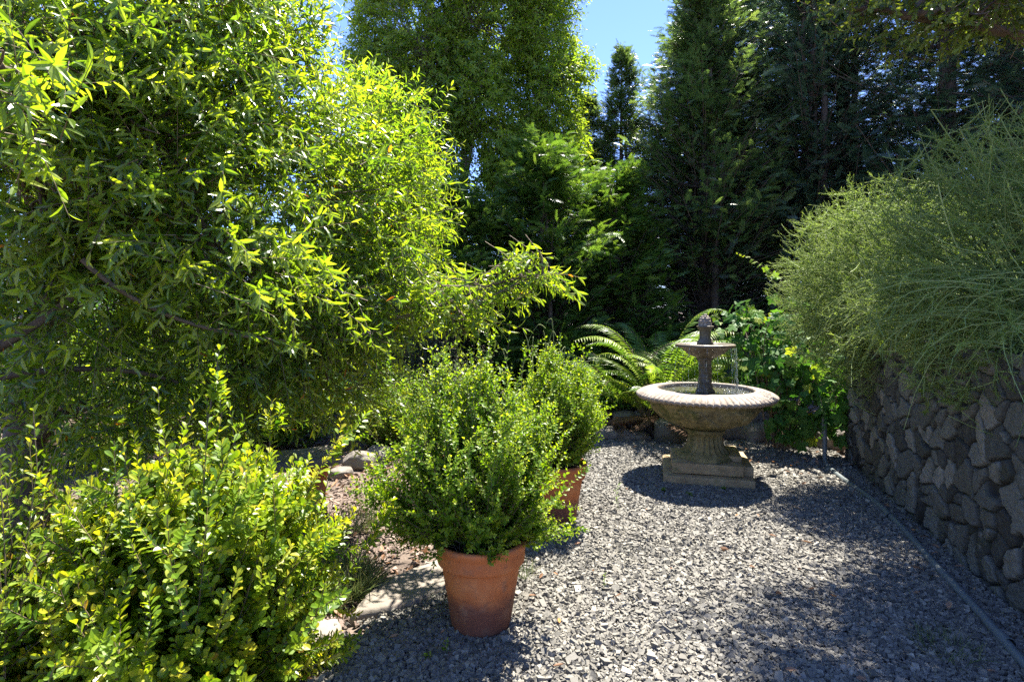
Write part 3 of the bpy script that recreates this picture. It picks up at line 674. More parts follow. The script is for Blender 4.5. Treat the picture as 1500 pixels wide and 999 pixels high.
shoot_shrub('potted_shrub', POT1+np.array([0, 0, .31]), (-.155, 2.34, .66), (.335, .33, .40), 620, 'loose feathery small leaved shrub growing in the large front terracotta pot', 'shrub', 'box', OVAL, .021, 30, .2, side=4, sidelen=.10, width=1.1,
            group='shrubs in terracotta pots', tint=(.6, .2), tipbright=.5, seed=21, zmin=.27, shoots_up=.22, lobes=.20, stemr=.0017, spread=.05, inner=.35,
            extra=[((-.50, 2.36, .62), (.10, .1, .07), 34), ((.13, 2.30, .44), (.12, .08, .04), 20), ((-.30, 2.38, 1.06), (.06, .06, .07), 26), ((-.13, 2.4, 1.08), (.07, .07, .07), 26), ((-.42, 2.34, .42), (.08, .08, .04), 24), ((.13, 2.36, .88), (.07, .08, .1), 18)])
shoot_shrub('potted_shrub', POT2+np.array([0, 0, .31]), (.275, 3.48, .70), (.29, .29, .34), 520, 'rounder yellow green shrub growing in the farther terracotta pot', 'shrub', 'box', OVAL, .021, 28, .25, side=4, sidelen=.09, width=1.1,
            group='shrubs in terracotta pots', seed=22, zmin=.33, shoots_up=.16, extra=[((.22, 3.48, 1.06), (.06, .06, .06), 30), ((.44, 3.5, .92), (.08, .08, .08), 24)], lobes=.10, stemr=.0017, spread=.05, tint=(.62, .18), inner=.35)

# privet in the lower left corner: two neighbouring bushes
shoot_shrub('privet_bush', (-1.09, 1.95, 0), (-1.09, 1.90, .42), (.46, .45, .50), 640, 'bright green broad bush in the lower corner, nearest the camera', 'bush', 'privet', OBOV, .038, 46, .12, side=2, sidelen=.12, old=.004, jit=.13,
            seed=31, zmin=.03, shoots_up=.34, lobes=.16, stemr=.0028, spread=.12, group='privet bushes in the near corner', inner=.4, ang=52, tint=(.55, .24), tipbright=.35)
shoot_shrub('privet_bush', (-1.65, 1.62, 0), (-1.62, 1.58, .50), (.44, .42, .50), 430, 'tall leafy bush cut by the left frame edge beside the broad one', 'bush', 'privet', OBOV, .031, 30, .2,
            seed=32, zmin=.03, shoots_up=.3, lobes=.16, stemr=.0028, spread=.12, group='privet bushes in the near corner', inner=.4, ang=52, tint=(.55, .24), tipbright=.35)

# ------------------------------------------------------------------ big needle-leaved shrubs spilling over the wall
def arching(name, base, centre, radii, n, label, seed, nleaf, nsize, stemlen, tint, pull=(-.6, -.15, .12), wob=.5, wn=1.15, hang=None):
    r = np.random.default_rng(seed); centre = np.array(centre); radii = np.array(radii)
    d = ball(n, r, .5); lump = 1+.10*noise3(d, 3, seed)+.07*noise3(d, 7, seed+1)
    tip = centre+d*radii*lump[:, None]
    out = nrm(d*np.array([1, 1, .7])+np.array(pull)+r.normal(size=(n, 3))*wob)
    L = stemlen*r.uniform(.55, 1.2, (n, 1))
    p0 = tip-out*L; sag = r.uniform(.05, .35, (n, 1))*L
    p1 = p0+out*L*.5-np.array([0, 0, 1])*sag*.8
    tip = tip+np.array([0, 0, 1])*sag*r.uniform(-.3, 1, (n, 1))
    if hang:
        u = r.uniform(hang[0], hang[1], hang[2]); m = hang[2]; dep = r.uniform(-.25, .12, m); h0 = WALL_TOP+r.uniform(.02, .38, m)
        q0 = np.column_stack([WA[0]+WD[0]*u+WN[0]*dep, WA[1]+WD[1]*u+WN[1]*dep, h0]); o_ = r.uniform(.15, .5, m)
        al = r.normal(size=m)*.26; dn = r.uniform(.0, .30, m)**1.0; dn[r.random(m) < .06] += .18
        q2 = q0+np.column_stack([WN[0]*o_+WD[0]*al, WN[1]*o_+WD[1]*al, -dn]); q1 = q0+np.column_stack([WN[0]*o_*.7, WN[1]*o_*.7, .06+0*dn])
        p0 = np.vstack([p0, q0]); p1 = np.vstack([p1, q1]); tip = np.vstack([tip, q2]); n += m
    e = empty(name, base, label, 'shrub', 'needle leaved shrubs spilling over the wall')
    g = G()
    j = r.integers(0, n, int(n*1.6)); ts = r.uniform(.3, .95, len(j)); a0 = bez(p0[j], p1[j], tip[j], ts); Tt = dbez(p0[j], p1[j], tip[j], ts)
    a2 = a0+nrm(Tt*.8+r.normal(size=a0.shape)*.75+np.array([0, 0, .25]))*r.uniform(.03, .11, (len(j), 1)); a1 = (a0+a2)/2+r.normal(size=a0.shape)*.005
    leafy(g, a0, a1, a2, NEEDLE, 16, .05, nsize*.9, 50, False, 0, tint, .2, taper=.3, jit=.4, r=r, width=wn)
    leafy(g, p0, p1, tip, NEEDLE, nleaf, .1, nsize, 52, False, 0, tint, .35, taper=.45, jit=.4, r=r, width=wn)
    g.build('foliage', M['rosemary'], e, origin=base)
    g = G(); tubes(g, p0, p1, tip, .0028, .0013, 5, 3, r.random(n)); tubes(g, a0, a1, a2, .0014, .0008, 2, 3, .5)
    m = n//9; j = r.integers(0, n, m); b0 = np.array(base)+r.normal(size=(m, 3))*np.array([.12, .12, .02]); tubes(g, b0, (b0+p0[j])/2+np.array([0, 0, .12]), p0[j], .010, .0028, 6, 5, .2)
    g.build('stems', M['twig_green'], e, smooth=True, origin=base)
arching('needle_shrub', (3.0, 4.35, 1.05), (2.70, 4.15, 1.46), (.82, .55, .78), 2600, 'dense pale green needle leaved shrub at the far end of the wall, lit by sun', 51, 38, .021, .26, (.68, .16), wob=.6, wn=1.35, hang=(1.0, 2.3, 220))
arching('needle_shrub', (2.95, 3.0, 1.08), (2.56, 2.80, 1.50), (.78, .85, .86), 2300, 'large darker needle leaved shrub with long arching stems over the near end of the wall', 52, 44, .027, .38, (.55, .22), wob=.6, wn=1.3, hang=(-.1, 1.2, 170))

# ------------------------------------------------------------------ broadleaf trees built of leaf clumps
def tree(name, base, clumps, label, mat, tmpl, leaf, nleaf, per, twigL, label_cat='tree', seed=1, bark='bark', trunk_r=.1, fork=.4, droop=.35, group=None, tint=(.45, .2), opp=False, ldroop=.35, ang=48, twigr=.0022, inner=.35, lean=None, outw=.8, sub=.25, width=1.0, upb=0.0, limbs=()):
    r = np.random.default_rng(seed); base = np.array(base, float)
    e = empty(name, base, label, label_cat, group); gl = G(); gt = G(); gb = G()
    cs = np.array([c[:3] for c in clumps]); mid = cs.mean(0)
    top = np.array([base[0]*.6+mid[0]*.4, base[1]*.6+mid[1]*.4, cs[:, 2].max()*.8]) if lean is None else np.array(lean)
    tr = spline([base-np.array([0, 0, .1]), base+(top-base)*.3+r.normal(size=3)*.04, base+(top-base)*.65+r.normal(size=3)*.06, top], 24)
    rad = np.linspace(trunk_r*1.15, trunk_r*.25, 24); rad[:2] *= 1.25; pipe(gb, tr, rad, 12); nodes = []
    for (cx, cy, cz, rx, ry, rz, *dn) in clumps:
        c = np.array([cx, cy, cz]); rd = np.array([rx, ry, rz]); dens = dn[0] if dn else 1
        n = int(per*dens*(rx*ry*rz)**(2/3.)*6)
        d = ball(n, r, inner); lump = 1+.30*noise3(d, 2.6, seed+int(cx*91) % 97)+.16*noise3(d, 6, seed+5)
        p = c+d*rd*lump[:, None]
        outd = nrm(nrm(c-mid+1e-3)*.35+d*outw+nrm(c-np.array([base[0], base[1], cz]))*.35+r.normal(size=(n, 3))*.45+np.array([0, 0, .1+upb]))
        L = twigL*r.uniform(.6, 1.25, (n, 1)); p0 = p-outd*L*.6; p1 = p0+outd*L*.55; p2 = p0+outd*L-np.array([0, 0, 1])*L*droop*r.uniform(.2, 1.3, (n, 1))
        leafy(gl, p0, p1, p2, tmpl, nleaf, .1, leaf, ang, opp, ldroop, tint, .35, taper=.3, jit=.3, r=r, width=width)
        tubes(gt, p0, p1, p2, twigr, twigr*.45, 3, 3, r.random(n))
        # limb to the clump from the nearest trunk or clump already reached, then boughs inside it
        tgt = c*.5+np.array([base[0], base[1], base[2]+.4*(cz-base[2])])*.5
        k = max(4, int(np.argmin(np.linalg.norm(tr-tgt, axis=1)))); s = tr[k]; r_s = trunk_r*.42
        for (nc, nr) in nodes:
            if np.linalg.norm(nc-c) < .75*np.linalg.norm(s-c): s, r_s = nc, nr
        dist = np.linalg.norm(c-s); r_e = max(.006, r_s*.45); nodes.append((c, r_e*1.2))
        mdp = (s+c)/2+np.array([0, 0, .10*dist])+r.normal(size=3)*.05*dist
        tubes(gb, s, mdp, c, min(r_s, .05), r_e, 12, 8)
        m = max(8, int(n*sub*.35)); j = r.integers(0, n, m); tq = r.uniform(.55, 1.0, m); s0 = bez(s[None], mdp[None], c[None], tq)
        near = np.linalg.norm(s0-p0[j], axis=1) < 1.6*rd.max(); j = j[near]; s0 = s0[near]; m = len(j)
        if m: tubes(gb, s0, (s0+p0[j])/2+r.normal(size=(m, 3))*.06*rd.mean()*2, p0[j], min(r_e*.8, .011), twigr*1.2, 5, 4)
    for a_, b_, c_, lr in limbs: tubes(gb, a_, b_, c_, lr, lr*.55, 14, 8)
    gb.build('trunk', M[bark], e, smooth=True, origin=base)
    cr = gl.build('crown', M[mat], e, origin=base)
    gt.build('twigs', M['twig'], cr, smooth=True, origin=(0, 0, 0)).location = -Vector(base)*0
    e.children[-1]
    # twigs share the crown's origin
    tw = cr.children[0]; tw.location = -Vector(base)
    return e

def cl(px, py, D, rx, ry, rz, dn=1.0):
    p = at(px, py, D); return (p[0], p[1], p[2], rx, ry, rz, dn)
bay = [cl(40, 60, 2.15, .52, .42, .46), cl(230, 40, 2.5, .55, .45, .5), cl(50, 250, 2.25, .5, .42, .46), cl(240, 230, 2.55, .56, .45, .48), cl(-40, 120, 1.6, .25, .25, .25, .5),
       cl(375, 140, 2.9, .42, .45, .5), cl(110, 420, 2.55, .55, .5, .45), cl(320, 380, 2.6, .55, .5, .42), cl(480, 300, 3.3, .55, .5, .5), cl(560, 230, 4.0, .5, .5, .55),
       cl(450, 460, 3.2, .5, .45, .42), cl(560, 420, 3.5, .45, .42, .40), cl(570, 330, 3.9, .45, .4, .45), cl(350, 540, 3.2, .55, .5, .40), cl(120, 590, 2.9, .6, .5, .42, .8), cl(480, 555, 3.6, .42, .4, .3),
       cl(640, 430, 3.3, .26, .22, .13, 1.0), cl(720, 420, 3.15, .22, .18, .10, .8), cl(795, 405, 3.05, .17, .14, .07, .75), cl(755, 385, 3.1, .13, .12, .08, .7), cl(680, 465, 3.2, .24, .2, .08, .8), cl(790, 368, 3.05, .06, .08, .08, .6),
       cl(455, 195, 3.4, .3, .3, .22, .7), cl(500, 175, 3.6, .22, .25, .28, .45), cl(445, 60, 3.2, .2, .25, .3, .45), cl(400, 20, 3.0, .3, .3, .3, .6), cl(250, 120, 3.4, .8, .6, .8, .8), cl(60, 130, 3.2, .8, .6, .8, .6), cl(230, 560, 3.9, .9, .6, .5, .7),
       cl(535, 120, 4.3, .16, .2, .2, .7), cl(300, -20, 2.7, .4, .4, .35, .6)]
tree('bay_tree', (-2.7, 3.1, 0), bay, 'huge yellow green tree with long narrow leaves filling the left side', 'bay', LANCE, .070, 15, 200, .34, seed=61, trunk_r=.13, lean=(-2.2, 3.2, 2.9), droop=.18, ldroop=.28, tint=(.58, .26), width=1.0, upb=.15, limbs=[(at(-60, 540, 2.2), at(60, 480, 2.25), at(150, 400, 2.35), .022), (at(120, 380, 2.15), at(230, 490, 2.3), at(430, 500, 2.7), .010), (at(-40, 560, 2.3), at(150, 520, 2.5), at(260, 560, 2.8), .015), (at(560, 470, 3.3), at(640, 455, 3.2), at(700, 425, 3.12), .010), (at(700, 425, 3.12), at(760, 400, 3.05), at(830, 400, 3.0), .005)])

tall = [cl(600, 60, 9.0, 1.0, .9, 1.1), cl(720, 30, 9.2, 1.1, .9, 1.2), cl(795, 60, 9.0, .58, .7, .9), cl(810, 160, 8.8, .5, .7, .7), cl(848, 95, 8.7, .28, .3, .35, .8), cl(838, 215, 8.6, .3, .3, .3, .8), cl(700, 150, 8.9, .9, .8, .9), cl(600, 200, 8.7, .8, .8, .9),
        cl(640, 300, 8.6, .8, .7, .7, .8), cl(760, 250, 8.8, .8, .7, .7), cl(560, 120, 9.0, .6, .7, .8, .8), cl(670, -90, 9.2, 1.6, 1.1, 1.0, .8), cl(790, -60, 9.2, .9, .9, .9, .8), cl(520, 330, 8.4, .7, .7, .8, .8), cl(560, -60, 9.2, .9, .8, .8, .7)]
tree('birch_tree', (-.75, 9.0, .1), tall, 'tall sunlit deciduous tree with thin pale trunk rising behind the bay tree', 'tall', LANCE2, .085, 12, 250, .36, seed=62, trunk_r=.085, bark='bark_pale', lean=(-.7, 9.1, 6.9), droop=.3, tint=(.75, .22), width=1.7)
over = [cl(1330, 25, 3.0, .34, .3, .12, .7), cl(1240, 15, 3.1, .22, .2, .08, .6), cl(1440, 20, 2.8, .35, .3, .14, .7), cl(1420, -90, 3.2, .6, .6, .3, .7), (3.1, 3.2, 3.4, .7, .7, .5), (3.3, 2.3, 3.1, .7, .7, .5), (2.45, 3.95, 4.15, .55, .5, .35), (2.95, 4.2, 4.3, .5, .5, .35), (2.9, 3.3, 3.9, .6, .6, .4), (2.1, 3.4, 4.0, .4, .4, .25, .7), (3.8, 3.4, 3.7, .8, .8, .6), cl(1250, -100, 3.5, .4, .4, .2, .6), (2.7, 1.9, 3.0, .6, .6, .35, .8)]
tree('olive_tree', (4.3, 3.0, 1.0), over, 'small leaved tree hanging into the upper corner above the wall', 'olive', OVAL2, .042, 14, 260, .26, seed=63, trunk_r=.10, lean=(3.8, 3.0, 3.6), droop=.2, tint=(.5, .22), width=.8)

# ------------------------------------------------------------------ conifers
def conifer(name, loc, H, Rad, label, mat, seed, n=2600, low=.04, droop=.25, spray=.215, stems=1, group='conifers behind the garden', dead=400, power=.8):
    r = np.random.default_rng(seed); e = empty(name, loc, label, 'conifer', group)
    gb = G(); gl = G()
    for s in range(stems):
        ox, oy = (0, 0) if s == 0 else r.normal(size=2)*.16
        pipe(gb, spline([(ox, oy, -.2), (ox*1.3+r.normal()*.03, oy*1.3, H*.35), (ox*.8+r.normal()*.04, oy*.8, H*.7), (ox*.1, oy*.1, H*(.97-.1*(s > 0)))], 20), np.linspace(.018*H if s == 0 else .011*H, .006, 20), 9)
    nb = n//11
    h = low*H+(1-low)*H*(r.random(nb)**.85)*.985
    prof = Rad*np.clip((1-h/H), 0, 1)**power*np.minimum(1, .55+h/H*2.2)
    az = r.uniform(0, 2*pi, nb); lump = 1+.42*noise3(np.column_stack([np.cos(az)*1.8, np.sin(az)*1.8, h*1.5]), 1.5, seed)
    L = prof*lump*r.uniform(.6, 1.15, nb)+.08
    up = r.uniform(.15, .75, nb)
    dirh = np.column_stack([np.cos(az), np.sin(az), np.zeros(nb)])
    p0 = np.column_stack([np.zeros(nb), np.zeros(nb), h-L*up*.7]); p0[:, 2] = np.maximum(p0[:, 2], .02*H)
    p2 = p0+dirh*L[:, None]+np.array([0, 0, 1])*(L*up)[:, None]; p1 = (p0+p2)/2-np.array([0, 0, 1])*(L*.12)[:, None]
    tubes(gb, p0, p1, p2, .004+.007*L, .003, 5, 4)
    k = 36; t = .22+.78*(np.arange(k)+r.random((nb, k)))/k
    C = bez(p0[:, None], p1[:, None], p2[:, None], t).reshape(-1, 3); T = dbez(p0[:, None], p1[:, None], p2[:, None], t).reshape(-1, 3)
    m = len(C); side = np.cross(T, [0, 0, 1.])*np.where(r.random(m) < .5, 1, -1)[:, None]
    D = nrm(T*r.uniform(.5, 1.2, (m, 1))+side*r.uniform(.1, 1.0, (m, 1))+r.normal(size=(m, 3))*.25+np.array([0, 0, .15-droop]))
    N = nrm(np.array([0, 0, 1.])+r.normal(size=(m, 3))*.55)
    C = C+r.normal(size=(m, 3))*.05
    S = spray*r.uniform(.6, 1.25, m)*(1-.35*(C[:, 2]/H)); tn = np.clip(.42+.28*r.normal(size=m)*.8+.25*(t.ravel()-.5), 0, 1)
    for q in range(3): sl_ = slice(q, m, 3); stamp(gl, SPRAYS[q], C[sl_], D[sl_], N[sl_], S[sl_], tn[sl_])
    # bare dead twigs low down inside
    if dead:
        hz = r.uniform(.02, .42, dead)*H; a = r.uniform(0, 2*pi, dead); LL = r.uniform(.2, .75, dead)*Rad
        q0 = np.column_stack([r.normal(size=dead)*.08, r.normal(size=dead)*.08, hz]); q2 = q0+np.column_stack([np.cos(a)*LL, np.sin(a)*LL, LL*r.uniform(.2, 1.3, dead)])
        tubes(gb, q0, (q0+q2)/2+r.normal(size=(dead, 3))*.04, q2, .006, .0015, 4, 3)
    gb.build('trunk', M['bark'], e, smooth=True); gl.build('crown', M[mat], e)
    return e
def clone(src, loc, rz, sc_, label):
    c = src.copy(); col.objects.link(c); c.location = loc; c.rotation_euler = (0, 0, rz); c.scale = sc_; c['label'] = label
    for ch in list(src.children):
        d = ch.copy(); col.objects.link(d); d.parent = c
    return c
c1 = conifer('conifer', (2.98, 8.8, .2), 6.5, 1.95, 'pointed dark green conifer whose tip stands against the open sky', 'conifer', 71, 4600, stems=3, power=.78, low=.10)
c2 = conifer('conifer', (.40, 7.5, .15), 3.5, 1.15, 'short fresh green conifer in front of the tall deciduous tree', 'conifer_fresh', 72, 2700, stems=2, power=.5, spray=.23)
c3 = conifer('conifer', (4.7, 8.9, .2), 7.8, 1.75, 'tall blue green conifer directly right of the pointed one', 'conifer_blue', 73, 4600, stems=3, power=.5)
clone(c1, (1.85, 9.6, .2), 2.1, (.62, .62, .86), 'slim conifer left of the pointed one, its thin tip just under the sky gap')
clone(c1, (1.30, 9.7, .2), 4.4, (.72, .72, .74), 'lowest slim conifer, between the deciduous tree and the thin tipped one')
clone(c3, (3.75, 9.9, .2), 5.2, (1.1, 1.1, .97), 'tall conifer filling the gap between the pointed one and the blue green one')
clone(c3, (5.4, 9.2, .3), 2.6, (1.05, 1.05, 1.0), 'tall conifer just behind and right of the blue green one')
clone(c3, (-5.4, 9.2, .2), 4.1, (1.3, 1.3, .62), 'dark conifer glimpsed through the bay tree, right of its trunk')
clone(c3, (-8.2, 8.0, .2), 1.7, (1.3, 1.3, .7), 'dark conifer glimpsed through the bay tree at the frame edge')
clone(c2, (-.6, 7.2, .1), 1.3, (.95, .95, .80), 'low dark conifer left of the short fresh green one, above the bay branch')
clone(c3, (6.1, 8.0, .4), 2.0, (1.1, 1.1, 1.02), 'tall shaded conifer behind the needle shrub, second from the pointed one')
clone(c3, (6.8, 6.6, .6), 4.2, (1.0, 1.0, 1.0), 'darkest tall conifer at the right frame edge')
clone(c2, (1.45, 7.9, .2), 3.7, (.95, .95, .90), 'short silvery conifer between the fresh green one and the pointed one')
clone(c1, (3.3, 10.4, .3), 4.0, (1.15, 1.15, 1.0), 'conifer standing in the row behind, between the pointed and blue green ones')
clone(c1, (0.4, 11.2, .3), 5.0, (1.2, 1.2, .75), 'conifer in the row behind the deciduous tree')
clone(c3, (-2.2, 10.6, .3), 1.0, (1.2, 1.2, .62), 'conifer in the row behind the left shrubs')
clone(c3, (5.4, 11.2, .5), 3.0, (1.25, 1.25, 1.0), 'conifer in the row behind the tall blue green one')
clone(c3, (7.6, 8.6, .6), .4, (1.25, 1.25, 1.0), 'conifer in the row behind the dark right hand ones')

# ------------------------------------------------------------------ shrubs between the bay tree and the conifers
shoot_shrub('border_shrub', (-1.15, 5.35, 0), (-1.12, 5.35, .42), (.48, .42, .42), 520, 'low soft green shrub behind the border rocks left of the potted shrub', 'shrub', 'box', OVAL, .026, 26, .2, group='shrubs of the left border', seed=81, zmin=.04, shoots_up=.15, tint=(.45, .2))
shoot_shrub('border_shrub', (-.52, 5.7, 0), (-.52, 5.7, .42), (.40, .38, .40), 520, 'fine grey green shrub just left of the front potted shrub', 'shrub', 'grey', LANCE2, .035, 26, .2, group='shrubs of the left border', seed=82, zmin=.04, shoots_up=.2, tint=(.5, .2))
shoot_shrub('border_shrub', (-1.2, 6.5, 0), (-1.2, 6.5, .95), (.75, .6, .95), 900, 'tall grey green shrub seen under the long bay branch', 'shrub', 'grey', LANCE2, .045, 26, .2, group='shrubs of the left border', seed=83, zmin=.1, shoots_up=.2, tint=(.4, .2))
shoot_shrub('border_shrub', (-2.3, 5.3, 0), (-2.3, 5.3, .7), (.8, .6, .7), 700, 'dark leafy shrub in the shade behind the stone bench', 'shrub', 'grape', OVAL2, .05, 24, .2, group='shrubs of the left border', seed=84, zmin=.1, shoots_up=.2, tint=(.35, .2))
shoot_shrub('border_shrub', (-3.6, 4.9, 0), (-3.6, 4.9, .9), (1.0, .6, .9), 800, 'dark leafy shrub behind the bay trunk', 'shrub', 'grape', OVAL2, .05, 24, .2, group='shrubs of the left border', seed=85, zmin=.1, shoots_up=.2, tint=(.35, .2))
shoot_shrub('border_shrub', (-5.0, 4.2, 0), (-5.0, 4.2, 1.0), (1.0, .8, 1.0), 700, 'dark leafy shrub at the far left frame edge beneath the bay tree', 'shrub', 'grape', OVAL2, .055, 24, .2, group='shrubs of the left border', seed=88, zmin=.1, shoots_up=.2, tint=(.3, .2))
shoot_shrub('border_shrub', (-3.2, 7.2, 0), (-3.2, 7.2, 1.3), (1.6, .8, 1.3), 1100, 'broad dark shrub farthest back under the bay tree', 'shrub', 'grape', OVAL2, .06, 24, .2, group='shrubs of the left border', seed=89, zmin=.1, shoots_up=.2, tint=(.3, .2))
shoot_shrub('border_shrub', (.45, 6.2, .2), (.45, 6.2, .42), (.45, .3, .25), 380, 'low dark shrub behind the rock edging at the left of the ferns', 'shrub', 'grape', OVAL2, .04, 22, .2, group='shrubs of the left border', seed=86, zmin=.1, shoots_up=.1, tint=(.4, .2))
shoot_shrub('ground_shrub', (1.0, 5.98, .25), (1.0, 5.98, .36), (.36, .2, .12), 200, 'low creeping green plant above the edging rocks left of the fountain', 'plant', 'grape', OVAL2, .035, 18, .2, seed=87, zmin=.2, tint=(.5, .2))

# ------------------------------------------------------------------ ferns
def fern(base, L, n, az0, az1, label, seed, bright=.5, dead=6, rise=(.5, 1.1)):
    r = np.random.default_rng(seed); base = np.array(base); e = empty('fern', base, label, 'fern', 'sword ferns behind the fountain')
    def fronds(g, n, az0, az1, Lm, rise, tint0, gs):
        az = r.uniform(az0, az1, n); Ls = Lm*r.uniform(.7, 1.1, n); rs = r.uniform(*rise, n)
        d = np.column_stack([np.cos(az), np.sin(az), np.zeros(n)])
        p0 = base+r.normal(size=(n, 3))*.025; p1 = p0+d*(Ls*.35)[:, None]+np.array([0, 0, 1])*(Ls*rs*.62)[:, None]
        p2 = p0+d*(Ls*.95)[:, None]+np.array([0, 0, 1])*(Ls*(rs*.55-.12))[:, None]
        tubes(gs, p0, p1, p2, .003, .0012, 8, 4)
        k = 34; t = np.broadcast_to(np.linspace(.16, .985, k), (n, k)); C = bez(p0[:, None], p1[:, None], p2[:, None], t); T = dbez(p0[:, None], p1[:, None], p2[:, None], t)
        up = nrm(np.array([0, 0, 1.])-T*T[..., 2:3]+r.normal(size=(n, 1, 3))*.25)
        A = nrm(np.cross(T, up)); ln = .105*np.sin(np.clip(t, .1, 1)*pi*.93+.12)**.7*(Ls/.8)[:, None]+.008
        for s in (-1, 1):
            D = A*s*.95+T*.32-up*.12+r.normal(size=C.shape)*.05
            tn = np.clip(np.broadcast_to(tint0+r.normal(size=(n, 1))*.2, (n, k))+r.normal(size=(n, k))*.05, 0, 1)
            stamp(g, LANCE2, C.reshape(-1, 3), D.reshape(-1, 3), up.reshape(-1, 3), ln.ravel(), tn.ravel(), ln.ravel()*.85)
    g, gs = G(), G(); fronds(g, n, az0, az1, L, rise, bright, gs)
    g.build('fronds', M['fern'], e, origin=base)
    if dead:
        g2 = G(); fronds(g2, dead, az0, az1, L*.8, (-.2, .25), .5, gs); g2.build('dead_fronds', M['deadfern'], e, origin=base)
    gs.build('stalks', M['twig'], e, smooth=True, origin=base)
p = at(985, 590, 6.0); fern((1.48, 5.82, .24), .95, 30, 0, 2*pi, 'sunlit upright fern directly behind the left half of the fountain bowl', 91, .6, 8, (1.1, 2.0))
p = at(925, 590, 6.1); fern((1.12, 5.95, .24), .85, 24, 0, 2*pi, 'spreading pale tipped fern left of the fountain, over the rocks', 92, .42, 12, (.8, 1.6))
fern((1.33, 5.74, .22), .62, 22, 0, 2*pi, 'small bright fern low behind the left rim of the fountain basin', 94, .78, 8, (.8, 1.5))
fern((1.78, 5.80, .24), .80, 22, .2, 3.2, 'tall yellow tipped fern right behind the fountain column', 96, .75, 6, (1.1, 1.9))
p = at(1075, 560, 6.4); fern((2.3, 6.3, .3), .95, 20, 0, 2*pi, 'shaded fern behind the fountain finial next to the grape vine', 93, .35, 4, (.7, 1.5))

# ------------------------------------------------------------------ grape vine over the corner
def vine():
    r = np.random.default_rng(95); base = np.array([2.45, 5.25, 0.05]); e = empty('grape_vine', base, 'sprawling grape vine with big lobed leaves covering the corner beside the fountain', 'vine')
    gl, gs = G(), G()
    boxes = [((1085, 480, 5.6), .30, 70), ((1130, 500, 5.35), .32, 120), ((1180, 530, 5.1), .32, 130), ((1120, 560, 5.2), .28, 90), ((1190, 590, 4.95), .26, 100), ((1215, 545, 4.95), .28, 90), ((1160, 620, 5.0), .20, 60), ((1225, 620, 4.9), .18, 44), ((1150, 455, 5.4), .2, 46), ((1100, 520, 5.5), .25, 60), ((1255, 590, 4.8), .2, 30)]
    for (px, py, D), rad, n in boxes:
        rad *= 1.12; n = int(n*.95)
        c = at(px, py, D); d = ball(n, r, .3); P = c+d*rad*np.array([1, .8, .85])
        N = nrm(np.array([-.25, -.45, .75])+r.normal(size=(n, 3))*.42); Y = nrm(r.normal(size=(n, 3))*.5+np.array([-.15, -.3, -.75]))
        tn = np.clip(r.normal(.42, .2, n)+(r.random(n) < .07)*.5, 0, 1)
        stamp(gl, GRAPE, P, Y, N, r.uniform(.045, .098, n), tn)
        q = P+np.column_stack([r.normal(size=(n, 2))*.05, -r.uniform(.02, .1, n)]); tubes(gs, P, (P+q)/2, q, .0013, .0016, 3, 3)
        tubes(gs, base+r.normal(size=(3, 3))*.05, (base+c)/2+r.normal(size=(3, 3))*.15+np.array([0, 0, .3]), c+r.normal(size=(3, 3))*rad*.5, .009, .003, 10, 6)
    # the free tendril reaching up and out against the dark trees
    a = at(1160, 425, 5.0); b = at(1120, 385, 4.95); c = at(1080, 370, 4.9); tubes(gs, a, b, c, .004, .0012, 10, 5)
    n = 13; t = np.linspace(.02, 1, n)**.8; P = bez(a[None], b[None], c[None], t); stamp(gl, GRAPE, P, r.normal(size=(n, 3))*.5+np.array([-.1, -.2, -.6]), r.normal(size=(n, 3))*.5+np.array([-.2, -.5, .6]), np.linspace(.07, .014, n), np.linspace(.85, 1, n))
    # hanging runner
    a = at(1195, 560, 4.9); b = at(1215, 620, 4.7); c = at(1200, 640, 4.6); tubes(gs, a, b, c, .003, .0012, 10, 5)
    n = 10; t = np.linspace(.1, 1, n); P = bez(a[None], b[None], c[None], t); stamp(gl, GRAPE, P, r.normal(size=(n, 3))*.4+np.array([-.1, -.2, -.8]), r.normal(size=(n, 3))*.4+np.array([-.2, -.6, .5]), np.linspace(.05, .02, n), .6)
    gl.build('foliage', M['grape'], e, origin=base); gs.build('stems', M['twig'], e, smooth=True, origin=base)
vine()

